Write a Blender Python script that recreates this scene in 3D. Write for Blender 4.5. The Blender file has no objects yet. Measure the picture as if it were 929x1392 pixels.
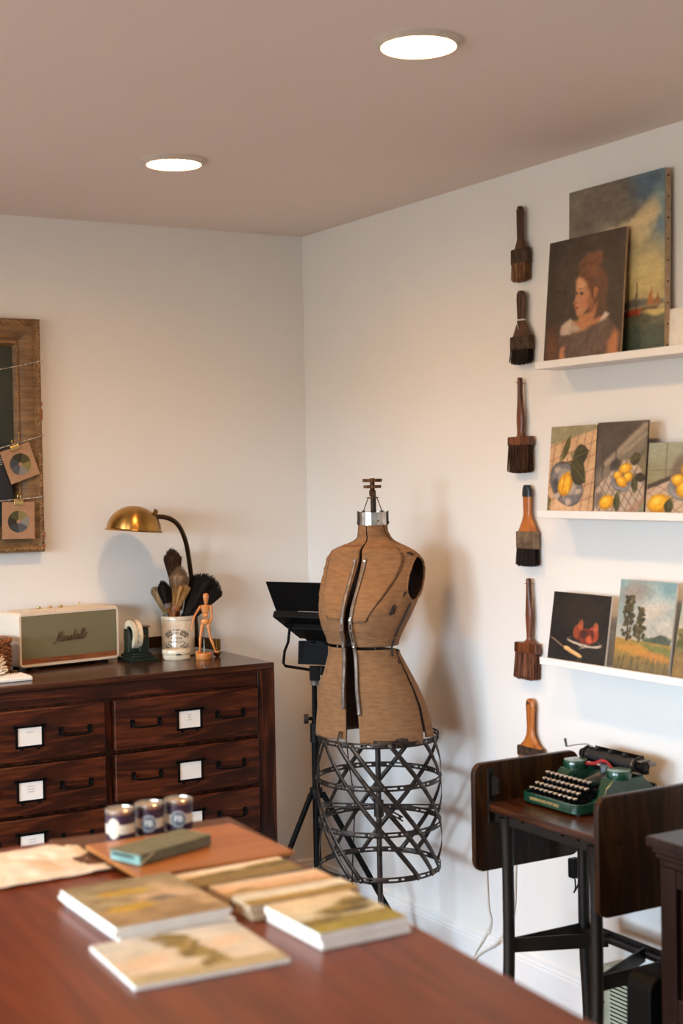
import bpy, math, random
import numpy as np
from mathutils import Vector, Matrix, Euler
random.seed(7)
PI = math.pi
scene = bpy.context.scene
COL = scene.collection

# ------------------------------------------------------------------ camera, world, exposure
YAW, PITCH, ROLL = 0.531962, -0.0254024, -0.0185162
CAM = Vector((-2.65984, -4.76900, 1.562978))
cy_, sy_ = math.cos(YAW), math.sin(YAW)
fw = Vector((sy_ * math.cos(PITCH), cy_ * math.cos(PITCH), math.sin(PITCH)))
rt0 = Vector((cy_, -sy_, 0)); up0 = rt0.cross(fw)
rt = rt0 * math.cos(ROLL) + up0 * math.sin(ROLL)
up = -rt0 * math.sin(ROLL) + up0 * math.cos(ROLL)
cd = bpy.data.cameras.new('camera')
cam = bpy.data.objects.new('camera', cd); COL.objects.link(cam)
mw = Matrix.Identity(4)
for i_ in range(3):
    mw[i_][0], mw[i_][1], mw[i_][2], mw[i_][3] = rt[i_], up[i_], -fw[i_], CAM[i_]
cam.matrix_world = mw
cd.sensor_fit = 'VERTICAL'; cd.sensor_height = 36.0; cd.lens = 36.0 * 2005.43 / 1392.0
cd.clip_start = 0.05; cd.clip_end = 60
cd.dof.use_dof = True; cd.dof.focus_distance = 4.75; cd.dof.aperture_fstop = 2.8; cd.dof.aperture_blades = 9
scene.camera = cam

vs = scene.view_settings
vs.view_transform = 'Standard'; vs.look = 'None'; vs.gamma = 1.0; vs.use_curve_mapping = False
vs.exposure = 1.0
scene.display_settings.display_device = 'sRGB'
cy = scene.cycles
cy.use_denoising = True
cy.max_bounces = 10; cy.diffuse_bounces = 5; cy.glossy_bounces = 4; cy.transmission_bounces = 6; cy.transparent_max_bounces = 8
cy.sample_clamp_indirect = 18.0; cy.caustics_reflective = False; cy.caustics_refractive = False
cy.blur_glossy = 0.5

SKY = 22.0; LAMP = 142.0
w = bpy.data.worlds.new('sky'); scene.world = w; w.use_nodes = True
nt = w.node_tree; nt.nodes.clear()
wo = nt.nodes.new('ShaderNodeOutputWorld'); bg = nt.nodes.new('ShaderNodeBackground')
tc = nt.nodes.new('ShaderNodeTexCoord'); sp = nt.nodes.new('ShaderNodeSeparateXYZ'); rp = nt.nodes.new('ShaderNodeValToRGB')
nt.links.new(tc.outputs['Generated'], sp.inputs[0]); nt.links.new(sp.outputs['Z'], rp.inputs['Fac'])
rp.color_ramp.elements[0].position = 0.0; rp.color_ramp.elements[0].color = (0.16, 0.17, 0.16, 1)
rp.color_ramp.elements[1].position = 0.04; rp.color_ramp.elements[1].color = (0.66, 0.83, 1.0, 1)
nt.links.new(rp.outputs['Color'], bg.inputs['Color']); bg.inputs['Strength'].default_value = SKY
nt.links.new(bg.outputs[0], wo.inputs['Surface'])

# ------------------------------------------------------------------ mesh helpers
def frame_of(d):
    d = Vector(d).normalized()
    a = Vector((0, 0, 1)) if abs(d.z) < 0.95 else Vector((1, 0, 0))
    x = a.cross(d).normalized(); y = d.cross(x)
    return x, y, d

class MB:
    def __init__(s): s.v = []; s.f = []; s.m = []
    def add(s, vs_, fs, mat=0, M=None):
        b = len(s.v)
        for p in vs_:
            p = Vector(p)
            s.v.append(M @ p if M is not None else p)
        for k, f in enumerate(fs):
            s.f.append([b + i for i in f]); s.m.append(mat[k] if isinstance(mat, (list, tuple)) else mat)
        return s
    def box(s, c, d, mat=0, M=None):
        x, y, z = d[0] / 2, d[1] / 2, d[2] / 2
        vv = [(c[0] + i * x, c[1] + j * y, c[2] + k * z) for k in (-1, 1) for j in (-1, 1) for i in (-1, 1)]
        return s.add(vv, [(0, 2, 3, 1), (4, 5, 7, 6), (0, 1, 5, 4), (2, 6, 7, 3), (0, 4, 6, 2), (1, 3, 7, 5)], mat, M)
    def cyl(s, p0, p1, r0, r1=None, n=16, cap=True, mat=0, M=None):
        r1 = r0 if r1 is None else r1
        p0 = Vector(p0); p1 = Vector(p1); x, y, d = frame_of(p1 - p0)
        vv = []
        for p, r in ((p0, r0), (p1, r1)):
            for i in range(n):
                a = 2 * PI * i / n
                vv.append(p + (x * math.cos(a) + y * math.sin(a)) * r)
        ff = [(i, (i + 1) % n, n + (i + 1) % n, n + i) for i in range(n)]
        if cap: ff += [tuple(range(n - 1, -1, -1)), tuple(range(n, 2 * n))]
        return s.add(vv, ff, mat, M)
    def lathe(s, prof, n=24, mat=0, M=None, sx=1.0, sy=1.0):
        vv = []; ff = []; K = len(prof)
        for r, z in prof:
            r = max(r, 1e-5)
            for i in range(n):
                a = 2 * PI * i / n; vv.append((r * math.cos(a) * sx, r * math.sin(a) * sy, z))
        for k in range(K - 1):
            for i in range(n):
                j = (i + 1) % n
                ff.append((k * n + i, k * n + j, (k + 1) * n + j, (k + 1) * n + i))
        ff.append(tuple(range(n - 1, -1, -1))); ff.append(tuple((K - 1) * n + i for i in range(n)))
        return s.add(vv, ff, mat, M)
    def tube(s, pts, r, n=8, mat=0, M=None, closed=False, flat=None):
        pts = [Vector(p) for p in pts]; K = len(pts)
        rr = r if isinstance(r, (list, tuple)) else [r] * K
        vv = []; ff = []; px = None
        for k in range(K):
            if closed: d = pts[(k + 1) % K] - pts[k - 1]
            else: d = pts[min(k + 1, K - 1)] - pts[max(k - 1, 0)]
            if d.length < 1e-9: d = Vector((0, 0, 1))
            d.normalize()
            if px is None: x, y, _ = frame_of(d)
            else:
                x = px - d * px.dot(d)
                if x.length < 1e-6: x, y, _ = frame_of(d)
                x.normalize(); y = d.cross(x)
            px = x
            for i in range(n):
                a = 2 * PI * i / n
                vv.append(pts[k] + (x * math.cos(a) + y * math.sin(a) * (flat or 1)) * rr[k])
        for k in range(K if closed else K - 1):
            q = (k + 1) % K
            for i in range(n):
                j = (i + 1) % n
                ff.append((k * n + i, k * n + j, q * n + j, q * n + i))
        if not closed:
            ff += [tuple(range(n - 1, -1, -1)), tuple((K - 1) * n + i for i in range(n))]
        return s.add(vv, ff, mat, M)
    def prism(s, out, y0, y1, mat=0, M=None):
        """outline in (x, z), extruded along y"""
        n = len(out)
        vv = [(p[0], y0, p[1]) for p in out] + [(p[0], y1, p[1]) for p in out]
        ff = [(i, (i + 1) % n, n + (i + 1) % n, n + i) for i in range(n)] + [tuple(range(n - 1, -1, -1)), tuple(range(n, 2 * n))]
        return s.add(vv, ff, mat, M)
    def ell(s, c, r, nu=12, nv=8, mat=0, M=None):
        vv = [(c[0], c[1], c[2] - r[2])]; ff = []
        for k in range(1, nv):
            b = PI * k / nv - PI / 2
            for i in range(nu):
                a = 2 * PI * i / nu
                vv.append((c[0] + r[0] * math.cos(b) * math.cos(a), c[1] + r[1] * math.cos(b) * math.sin(a), c[2] + r[2] * math.sin(b)))
        vv.append((c[0], c[1], c[2] + r[2])); t = len(vv) - 1
        for i in range(nu):
            j = (i + 1) % nu
            ff.append((0, 1 + j, 1 + i)); ff.append((t, t - nu + i, t - nu + j))
            for k in range(nv - 2):
                ff.append((1 + k * nu + i, 1 + k * nu + j, 1 + (k + 1) * nu + j, 1 + (k + 1) * nu + i))
        return s.add(vv, ff, mat, M)
    def build(s, name, mat, parent=None, bevel=None, seg=2, solid=None, angle=38, loc=None, flat=False, fixn=True):
        me = bpy.data.meshes.new(name)
        me.from_pydata([tuple(p) for p in s.v], [], s.f)
        mats = mat if isinstance(mat, (list, tuple)) else [mat]
        for q in mats: me.materials.append(q)
        if len(mats) > 1: me.polygons.foreach_set('material_index', s.m)
        me.update()
        if fixn:
            import bmesh
            bm = bmesh.new(); bm.from_mesh(me); bmesh.ops.recalc_face_normals(bm, faces=bm.faces); bm.to_mesh(me); bm.free()
        if not flat:
            me.shade_smooth()
            if not bevel: me.set_sharp_from_angle(angle=math.radians(angle))
        o = bpy.data.objects.new(name, me); COL.objects.link(o)
        if parent is not None: o.parent = parent
        if loc is not None: o.location = loc
        if solid:
            md = o.modifiers.new('solid', 'SOLIDIFY'); md.thickness = abs(solid); md.offset = -1 if solid > 0 else 1
            if len(mats) > 1: md.material_offset = 1; md.material_offset_rim = 1
        if bevel:
            md = o.modifiers.new('bevel', 'BEVEL'); md.width = bevel; md.segments = seg; md.limit_method = 'ANGLE'; md.angle_limit = math.radians(40)
            md.harden_normals = True
            me.set_sharp_from_angle(angle=math.radians(60))
        return o

def thing(name, label, cat, loc=(0, 0, 0), rz=0.0, group=None, rot=None):
    o = bpy.data.objects.new(name, None); COL.objects.link(o)
    o.location = loc; o.rotation_euler = rot if rot else (0, 0, rz)
    o.empty_display_size = 0.05
    o['label'] = label; o['category'] = cat
    if group: o['group'] = group
    return o
def tag(o, label, cat, group=None):
    o['label'] = label; o['category'] = cat
    if group: o['group'] = group
    return o
def struct(o): o['kind'] = 'structure'; return o
def dup(root, loc, rz, label):
    def rec(o, par):
        c = o.copy(); COL.objects.link(c)
        if par: c.parent = par
        for ch in o.children: rec(ch, c)
        return c
    c = rec(root, None); c.location = loc; c.rotation_euler = (0, 0, rz); c['label'] = label
    return c

def arc(cx, cy0, r, a0, a1, n): return [(cx + r * math.cos(a0 + (a1 - a0) * i / n), cy0 + r * math.sin(a0 + (a1 - a0) * i / n)) for i in range(n + 1)]
def rrect(w_, h_, r, n=5):
    x, z = w_ / 2 - r, h_ / 2 - r
    return arc(x, z, r, 0, PI / 2, n) + arc(-x, z, r, PI / 2, PI, n) + arc(-x, -z, r, PI, 1.5 * PI, n) + arc(x, -z, r, 1.5 * PI, 2 * PI, n)
def lerp(a, b, t): return a + (b - a) * t
def interp(tab, x):
    if x <= tab[0][0]: return tab[0][1:]
    for p, q in zip(tab, tab[1:]):
        if x <= q[0]:
            t = (x - p[0]) / (q[0] - p[0]); return [lerp(a, b, t) for a, b in zip(p[1:], q[1:])]
    return tab[-1][1:]
def catmull(pts, k=6, closed=False):
    P_ = [Vector(p) for p in pts]; n = len(P_); out = []
    for i in range(n if closed else n - 1):
        if closed: a, b, c, d = P_[i - 1], P_[i], P_[(i + 1) % n], P_[(i + 2) % n]
        else: a, b, c, d = P_[max(i - 1, 0)], P_[i], P_[i + 1], P_[min(i + 2, n - 1)]
        for j in range(k):
            t = j / k
            out.append(0.5 * ((2 * b) + (c - a) * t + (2 * a - 5 * b + 4 * c - d) * t * t + (3 * b - a - 3 * c + d) * t ** 3))
    if not closed: out.append(P_[-1])
    return out

def text_geo(body, size=0.01, extrude=0.0, align='CENTER', spacing=1.0, bold=0.0, res=3):
    cu = bpy.data.curves.new('lettering', 'FONT'); cu.body = body; cu.size = size; cu.extrude = extrude; cu.resolution_u = res
    cu.align_x = align; cu.align_y = 'CENTER'; cu.space_character = spacing; cu.offset = bold
    o = bpy.data.objects.new('lettering', cu); COL.objects.link(o)
    dg = bpy.context.evaluated_depsgraph_get(); dg.update()
    me = bpy.data.meshes.new_from_object(o.evaluated_get(dg))
    vv = [tuple(v.co) for v in me.vertices]; ff = [tuple(p.vertices) for p in me.polygons]
    bpy.data.objects.remove(o); bpy.data.curves.remove(cu); bpy.data.meshes.remove(me)
    return vv, ff

# ------------------------------------------------------------------ materials
def S(r, g=None, b=None):
    if g is None: r, g, b = r
    f = lambda c: (c / 255 / 12.92) if c / 255 <= 0.04045 else ((c / 255 + 0.055) / 1.055) ** 2.4
    return (f(r), f(g), f(b), 1.0)
def mul(c, k): return (c[0] * k, c[1] * k, c[2] * k, 1.0)

def mat(name, col, rough=0.5, metal=0.0, col2=None, scale=20.0, stretch=(1, 1, 1), bump=0.0, bscale=None, coat=0.0, detail=4.0, emit=None, lo=0.35, hi=0.65, spec=0.5, rough2=None, sheen=0.0):
    m = bpy.data.materials.new(name); m.use_nodes = True
    nt = m.node_tree; N = nt.nodes; Lk = nt.links
    b = N['Principled BSDF']
    b.inputs['Roughness'].default_value = rough; b.inputs['Metallic'].default_value = metal
    b.inputs['Specular IOR Level'].default_value = spec
    b.inputs['Base Color'].default_value = col
    if coat: b.inputs['Coat Weight'].default_value = coat; b.inputs['Coat Roughness'].default_value = 0.15
    if sheen: b.inputs['Sheen Weight'].default_value = sheen; b.inputs['Sheen Roughness'].default_value = 0.5
    if emit: b.inputs['Emission Color'].default_value = col; b.inputs['Emission Strength'].default_value = emit
    if col2 is None: col2 = mul(col, 0.82)
    tcn = N.new('ShaderNodeTexCoord'); mp = N.new('ShaderNodeMapping'); mp.inputs['Scale'].default_value = stretch
    Lk.new(tcn.outputs['Object'], mp.inputs['Vector'])
    nz = N.new('ShaderNodeTexNoise'); nz.inputs['Scale'].default_value = scale; nz.inputs['Detail'].default_value = detail
    Lk.new(mp.outputs[0], nz.inputs['Vector'])
    cr = N.new('ShaderNodeValToRGB'); cr.color_ramp.elements[0].position = lo; cr.color_ramp.elements[1].position = hi
    cr.color_ramp.elements[0].color = col; cr.color_ramp.elements[1].color = col2
    Lk.new(nz.outputs['Fac'], cr.inputs['Fac']); Lk.new(cr.outputs['Color'], b.inputs['Base Color'])
    if rough2 is not None:
        mr = N.new('ShaderNodeMapRange'); mr.inputs[1].default_value = lo; mr.inputs[2].default_value = hi
        mr.inputs[3].default_value = rough; mr.inputs[4].default_value = rough2
        Lk.new(nz.outputs['Fac'], mr.inputs[0]); Lk.new(mr.outputs[0], b.inputs['Roughness'])
    if bump:
        bn = N.new('ShaderNodeBump'); bn.inputs['Strength'].default_value = bump; bn.inputs['Distance'].default_value = 0.002
        if bscale:
            n2 = N.new('ShaderNodeTexNoise'); n2.inputs['Scale'].default_value = bscale; n2.inputs['Detail'].default_value = 3
            Lk.new(mp.outputs[0], n2.inputs['Vector']); Lk.new(n2.outputs['Fac'], bn.inputs['Height'])
        else: Lk.new(nz.outputs['Fac'], bn.inputs['Height'])
        Lk.new(bn.outputs[0], b.inputs['Normal'])
    return m

def wood(name, dark, mid, light, axis='X', scale=1.0, rough=0.35, coat=0.0, contrast=1.0, bump=0.15, wear=None, spec=0.25):
    """long-grained wood; grain runs along AXIS of the object"""
    m = bpy.data.materials.new(name); m.use_nodes = True
    nt = m.node_tree; N = nt.nodes; Lk = nt.links; b = N['Principled BSDF']
    b.inputs['Roughness'].default_value = rough; b.inputs['Specular IOR Level'].default_value = spec
    if coat: b.inputs['Coat Weight'].default_value = coat; b.inputs['Coat Roughness'].default_value = 0.2
    tcn = N.new('ShaderNodeTexCoord'); mp = N.new('ShaderNodeMapping')
    k = {'X': (1.2, 14, 14), 'Y': (14, 1.2, 14), 'Z': (14, 14, 1.2)}[axis]
    mp.inputs['Scale'].default_value = [q * scale for q in k]
    Lk.new(tcn.outputs['Object'], mp.inputs['Vector'])
    n1 = N.new('ShaderNodeTexNoise'); n1.inputs['Scale'].default_value = 1.3; n1.inputs['Detail'].default_value = 3; n1.inputs['Distortion'].default_value = 0.6
    Lk.new(mp.outputs[0], n1.inputs['Vector'])
    mth = N.new('ShaderNodeMath'); mth.operation = 'MULTIPLY'; mth.inputs[1].default_value = 9.0
    Lk.new(n1.outputs['Fac'], mth.inputs[0])
    fr = N.new('ShaderNodeMath'); fr.operation = 'PINGPONG'; fr.inputs[1].default_value = 1.0
    Lk.new(mth.outputs[0], fr.inputs[0])
    n2 = N.new('ShaderNodeTexNoise'); n2.inputs['Scale'].default_value = 9.0; n2.inputs['Detail'].default_value = 6
    Lk.new(mp.outputs[0], n2.inputs['Vector'])
    mx = N.new('ShaderNodeMix'); mx.data_type = 'FLOAT'; mx.inputs['Factor'].default_value = 0.55
    Lk.new(fr.outputs[0], mx.inputs[2]); Lk.new(n2.outputs['Fac'], mx.inputs[3])
    cr = N.new('ShaderNodeValToRGB'); e = cr.color_ramp.elements
    e[0].position = 0.5 - 0.3 * contrast; e[0].color = dark; e[1].position = 0.5 + 0.3 * contrast; e[1].color = light
    q = e.new(0.5); q.color = mid
    Lk.new(mx.outputs[0], cr.inputs['Fac'])
    out = cr.outputs['Color']
    if wear:
        n3 = N.new('ShaderNodeTexNoise'); n3.inputs['Scale'].default_value = 38; n3.inputs['Detail'].default_value = 5
        Lk.new(tcn.outputs['Object'], n3.inputs['Vector'])
        c3 = N.new('ShaderNodeValToRGB'); c3.color_ramp.elements[0].position = 0.70; c3.color_ramp.elements[1].position = 0.76
        Lk.new(n3.outputs['Fac'], c3.inputs['Fac'])
        m3 = N.new('ShaderNodeMix'); m3.data_type = 'RGBA'; Lk.new(c3.outputs['Color'], m3.inputs['Factor'])
        Lk.new(out, m3.inputs[6]); m3.inputs[7].default_value = wear; out = m3.outputs[2]
    Lk.new(out, b.inputs['Base Color'])
    bn = N.new('ShaderNodeBump'); bn.inputs['Strength'].default_value = bump; bn.inputs['Distance'].default_value = 0.001
    Lk.new(mx.outputs[0], bn.inputs['Height']); Lk.new(bn.outputs[0], b.inputs['Normal'])
    return m

def weave(name, c1, c2, sc=260.0, rough=0.9, axis2='Z', bump=0.4):
    """woven cloth: two crossed wave textures"""
    m = bpy.data.materials.new(name); m.use_nodes = True
    nt = m.node_tree; N = nt.nodes; Lk = nt.links; b = N['Principled BSDF']; b.inputs['Roughness'].default_value = rough
    tcn = N.new('ShaderNodeTexCoord'); ch = []
    for d in ('X', axis2):
        wv = N.new('ShaderNodeTexWave'); wv.bands_direction = d; wv.inputs['Scale'].default_value = sc / 6.28; wv.inputs['Distortion'].default_value = 0.3
        Lk.new(tcn.outputs['Object'], wv.inputs['Vector']); ch.append(wv)
    mx = N.new('ShaderNodeMath'); mx.operation = 'MULTIPLY'
    Lk.new(ch[0].outputs['Fac'], mx.inputs[0]); Lk.new(ch[1].outputs['Fac'], mx.inputs[1])
    nz = N.new('ShaderNodeTexNoise'); nz.inputs['Scale'].default_value = 500; Lk.new(tcn.outputs['Object'], nz.inputs['Vector'])
    ad = N.new('ShaderNodeMath'); ad.operation = 'MULTIPLY_ADD'; ad.inputs[1].default_value = 0.5
    Lk.new(nz.outputs['Fac'], ad.inputs[0]); Lk.new(mx.outputs[0], ad.inputs[2])
    cr = N.new('ShaderNodeValToRGB'); cr.color_ramp.elements[0].position = 0.2; cr.color_ramp.elements[1].position = 0.9
    cr.color_ramp.elements[0].color = c1; cr.color_ramp.elements[1].color = c2
    Lk.new(ad.outputs[0], cr.inputs['Fac']); Lk.new(cr.outputs[0], b.inputs['Base Color'])
    bn = N.new('ShaderNodeBump'); bn.inputs['Strength'].default_value = bump; bn.inputs['Distance'].default_value = 0.001
    Lk.new(mx.outputs[0], bn.inputs['Height']); Lk.new(bn.outputs[0], b.inputs['Normal'])
    return m

def paint_mat(name, rough=0.4, bump=0.25):
    m = bpy.data.materials.new(name); m.use_nodes = True
    nt = m.node_tree; N = nt.nodes; Lk = nt.links; b = N['Principled BSDF']; b.inputs['Roughness'].default_value = rough
    at = N.new('ShaderNodeAttribute'); at.attribute_name = 'paint'
    tcn = N.new('ShaderNodeTexCoord'); nz = N.new('ShaderNodeTexNoise'); nz.inputs['Scale'].default_value = 160; nz.inputs['Detail'].default_value = 5
    Lk.new(tcn.outputs['Object'], nz.inputs['Vector'])
    hs = N.new('ShaderNodeHueSaturation'); mr = N.new('ShaderNodeMapRange'); mr.inputs[3].default_value = 0.82; mr.inputs[4].default_value = 1.18
    Lk.new(nz.outputs['Fac'], mr.inputs[0]); Lk.new(mr.outputs[0], hs.inputs['Value']); Lk.new(at.outputs['Color'], hs.inputs['Color'])
    Lk.new(hs.outputs[0], b.inputs['Base Color'])
    bn = N.new('ShaderNodeBump'); bn.inputs['Strength'].default_value = bump; bn.inputs['Distance'].default_value = 0.0008
    Lk.new(nz.outputs['Fac'], bn.inputs['Height']); Lk.new(bn.outputs[0], b.inputs['Normal'])
    return m

WALL = mat('wall_paint', (0.77, 0.755, 0.725, 1), 0.42, col2=(0.755, 0.74, 0.71, 1), scale=3, bump=0.05, bscale=240, spec=0.4)
CEIL = mat('ceiling_paint', (0.74, 0.665, 0.615, 1), 0.7, col2=(0.73, 0.655, 0.605, 1), scale=3, bump=0.05, bscale=240)
TRIM = mat('trim_paint', (0.80, 0.79, 0.77, 1), 0.35, col2=(0.77, 0.76, 0.74, 1), scale=8)
SHELF = mat('shelf_paint', (0.80, 0.79, 0.765, 1), 0.35, col2=(0.77, 0.76, 0.735, 1), scale=12)
FLOORM = wood('floor_oak', S(104, 66, 42), S(128, 84, 54), S(146, 100, 66), 'X', 0.4, 0.45)
DRESS = wood('dresser_oak', S(32, 13, 6), S(54, 23, 11), S(88, 42, 20), 'X', 1.0, 0.36, 0.05)
DRESSZ = wood('dresser_oak_upright', S(22, 8, 4), S(52, 22, 10), S(92, 45, 22), 'Z', 1.0, 0.36, 0.05, wear=S(120, 78, 52))
DRESST = wood('dresser_top_oak', S(36, 18, 10), S(60, 32, 19), S(82, 47, 29), 'X', 0.9, 0.22, 0.2, wear=S(128, 96, 72))
TABLE = wood('table_cherry', S(84, 32, 10), S(104, 43, 15), S(120, 54, 22), 'Y', 0.55, 0.3, 0.15, contrast=1.3, bump=0.05)
BOARDM = wood('board_wood', S(140, 84, 40), S(156, 96, 47), S(170, 108, 56), 'X', 0.7, 0.35, 0.1, contrast=1.3, bump=0.05)
PLANK = wood('dark_board_wood', S(66, 38, 26), S(84, 50, 34), S(98, 62, 44), 'X', 0.8, 0.45)
WALNUT = wood('walnut_leaf', S(28, 14, 5), S(46, 26, 10), S(66, 39, 16), 'Z', 0.9, 0.34, 0.06, bump=.05)
WALNUTY = wood('walnut_top', S(38, 17, 7), S(60, 30, 14), S(80, 43, 21), 'X', 0.8, 0.25, 0.3)
MAHOG = wood('cabinet_wood', S(22, 10, 6), S(34, 17, 11), S(48, 26, 17), 'Z', 0.8, 0.35, 0.1)
BLACK = mat('black_metal', S(5, 5, 5), 0.6, 0.0, S(8, 7, 7), 60, spec=0.1)
BLACKP = mat('black_plastic', S(7, 7, 7), 0.55, 0.0, S(11, 11, 11), 60, spec=0.15)
IRON = mat('dark_iron', S(74, 68, 64), 0.42, 0.8, S(48, 42, 38), 30, rough2=0.6)
CARTM = mat('cart_steel', S(40, 33, 27), 0.4, 0.4, S(30, 24, 20), 14, rough2=0.5)
STEELG = mat('grey_steel', S(128, 118, 110), 0.45, 0.5, S(96, 86, 78), 40, rough2=0.6)
STEEL = mat('bright_steel', S(196, 192, 188), 0.22, 1.0, S(165, 160, 152), 30)
BRASS = mat('aged_brass', S(150, 112, 58), 0.3, 1.0, S(128, 94, 46), 10, rough2=0.36)
SPUN = mat('spun_brass', S(190, 146, 80), 0.3, 1.0, S(176, 132, 70), 10)
_sn = SPUN.node_tree; _tg = _sn.nodes.new('ShaderNodeTangent'); _tg.direction_type = 'RADIAL'; _tg.axis = 'Z'
_sn.links.new(_tg.outputs[0], _sn.nodes['Principled BSDF'].inputs['Tangent']); _sn.nodes['Principled BSDF'].inputs['Anisotropic'].default_value = 0.75; _sn.nodes['Principled BSDF'].inputs['Anisotropic Rotation'].default_value = 0.25
BRONZE = mat('dark_bronze', S(84, 64, 40), 0.4, 0.9, S(66, 50, 32), 20)
GOLD = mat('gold_clip_metal', S(206, 176, 120), 0.25, 1.0, S(190, 158, 100), 40)
WHITEP = mat('white_card', S(232, 228, 220), 0.7, 0, S(226, 222, 214), 20)
INK = mat('black_ink', S(30, 30, 32), 0.7)
PENCIL = mat('grey_pencil', S(150, 146, 142), 0.8)
# ------------------------------------------------------------------ the room
RX, RY, RZ = -5.2, -7.6, 2.44
struct(MB().box((RX / 2 - .1, RY / 2, -.05), (5.6, 7.9, .1)).build('floor', FLOORM, flat=True))
struct(MB().box((RX / 2 - .1, RY / 2, RZ + .05), (5.6, 7.9, .1)).build('ceiling', CEIL, flat=True))
struct(MB().box((RX / 2, .06, RZ / 2), (5.4, .12, RZ)).build('wall_back', WALL, flat=True))
struct(MB().box((.06, RY / 2, RZ / 2), (.12, 7.8, RZ)).build('wall_right', WALL, flat=True))
struct(MB().box((RX / 2, RY - .06, RZ / 2), (5.4, .12, RZ)).build('wall_front', WALL, flat=True))
WIN = [(-2.9, -1.2), (-5.2, -3.5)]; WZ0, WZ1 = 0.55, 2.05
m = MB(); xw = RX - .06
m.box((xw, RY / 2, WZ0 / 2), (.12, 7.8, WZ0)); m.box((xw, RY / 2, (WZ1 + RZ) / 2), (.12, 7.8, RZ - WZ1))
ed = [RY - .1] + [q for a in sorted(WIN) for q in a] + [.1]
for a, b in zip(ed[0::2], ed[1::2]): m.box((xw, (a + b) / 2, (WZ0 + WZ1) / 2), (.12, b - a, WZ1 - WZ0))
struct(m.build('wall_left', WALL, flat=True))
GLASS = bpy.data.materials.new('window_glass'); GLASS.use_nodes = True
_n = GLASS.node_tree; _n.nodes.clear()
_o = _n.nodes.new('ShaderNodeOutputMaterial'); _t = _n.nodes.new('ShaderNodeBsdfTransparent'); _g = _n.nodes.new('ShaderNodeBsdfGlossy'); _x = _n.nodes.new('ShaderNodeMixShader')
_g.inputs['Roughness'].default_value = 0.02; _x.inputs[0].default_value = 0.06; _t.inputs[0].default_value = (.97, .98, .98, 1)
_n.links.new(_t.outputs[0], _x.inputs[1]); _n.links.new(_g.outputs[0], _x.inputs[2]); _n.links.new(_x.outputs[0], _o.inputs[0])
for i, (a, b) in enumerate(WIN):
    m = MB(); yc = (a + b) / 2; zc = (WZ0 + WZ1) / 2
    for y in (a + .025, b - .025): m.box((RX - .06, y, zc), (.1, .05, WZ1 - WZ0))
    for z in (WZ0 + .025, WZ1 - .025): m.box((RX - .06, yc, z), (.1, b - a - .1, .05))
    f = struct(m.build('window_%d' % (i + 1), TRIM, bevel=.004))
    MB().box((RX - .07, yc, zc), (.004, b - a - .1, WZ1 - WZ0 - .1)).build('pane', GLASS, f, flat=True)
    al = bpy.data.lights.new('window_portal', 'AREA'); al.shape = 'RECTANGLE'; al.size = b - a; al.size_y = WZ1 - WZ0
    al.cycles.is_portal = True
    ao = bpy.data.objects.new('window_portal', al); COL.objects.link(ao)
    ao.location = (RX - .13, yc, zc); ao.rotation_euler = (PI / 2, 0, -PI / 2)
# baseboards with a stepped cap
def baseboard(name, p0, p1, nrm):
    prof = [(0, 0), (.016, 0), (.016, .108), (.0135, .112), (.0135, .118), (.010, .124), (.010, .134), (.004, .140), (0, .140)]
    m = MB(); vv = [Vector(p) + Vector(nrm) * d + Vector((0, 0, z)) for p in (p0, p1) for d, z in prof]
    n = len(prof)
    m.add(vv, [(i, (i + 1) % n, n + (i + 1) % n, n + i) for i in range(n)] + [tuple(range(n)), tuple(range(n, 2 * n))])
    return struct(m.build(name, TRIM, angle=20))
baseboard('baseboard_back', (RX, 0, 0), (-.001, 0, 0), (0, -1, 0))
baseboard('baseboard_right', (0, 0, 0), (0, RY, 0), (-1, 0, 0))

# ------------------------------------------------------------------ recessed lights (these light the room)
LENS = mat('lit_lens', (1.0, 0.565, 0.25, 1), 0.5, emit=LAMP, col2=(1.0, 0.565, 0.25, 1))
_n = LENS.node_tree; _gm = _n.nodes.new('ShaderNodeNewGeometry'); _dt = _n.nodes.new('ShaderNodeVectorMath'); _dt.operation = 'DOT_PRODUCT'
_n.links.new(_gm.outputs['Incoming'], _dt.inputs[0]); _n.links.new(_gm.outputs['Normal'], _dt.inputs[1])     # the lens throws most of its light straight down
_ml = _n.nodes.new('ShaderNodeMath'); _ml.operation = 'MULTIPLY'; _ml.inputs[1].default_value = LAMP; _n.links.new(_dt.outputs['Value'], _ml.inputs[0])
_n.links.new(_ml.outputs[0], _n.nodes['Principled BSDF'].inputs['Emission Strength'])
TRIMR = mat('light_trim_paint', S(206, 196, 184), 0.45)
def downlight(x, y, label, grp='round downlights in the ceiling'):
    t = thing('ceiling_downlight', label, 'ceiling light', (x, y, RZ), 0, grp)
    r = MB(); n = 48
    pr = [(.0925, 0), (.0925, -.0025), (.090, -.004), (.084, -.0085), (.0765, -.0125), (.0746, -.0115), (.0746, 0)]
    vv = []; ff = []; K = len(pr)
    for q, z in pr:
        for i in range(n): vv.append((q * math.cos(2 * PI * i / n), q * math.sin(2 * PI * i / n), z))
    for k in range(K):
        for i in range(n): ff.append((k * n + i, k * n + (i + 1) % n, ((k + 1) % K) * n + (i + 1) % n, ((k + 1) % K) * n + i))
    r.add(vv, ff); r.build('trim_ring', TRIMR, t)
    MB().lathe([(.0744, -.001), (.0744, -.011), (.06, -.0125), (.03, -.0132), (0, -.0135)], 48).build('lens', LENS, t)
    return t
downlight(-.975, -2.25, 'lit round downlight nearer the camera, larger of the two in the ceiling')
d2 = downlight(-.960, -1.00, 'lit round downlight nearer the far corner, smaller of the two in the ceiling')
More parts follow.
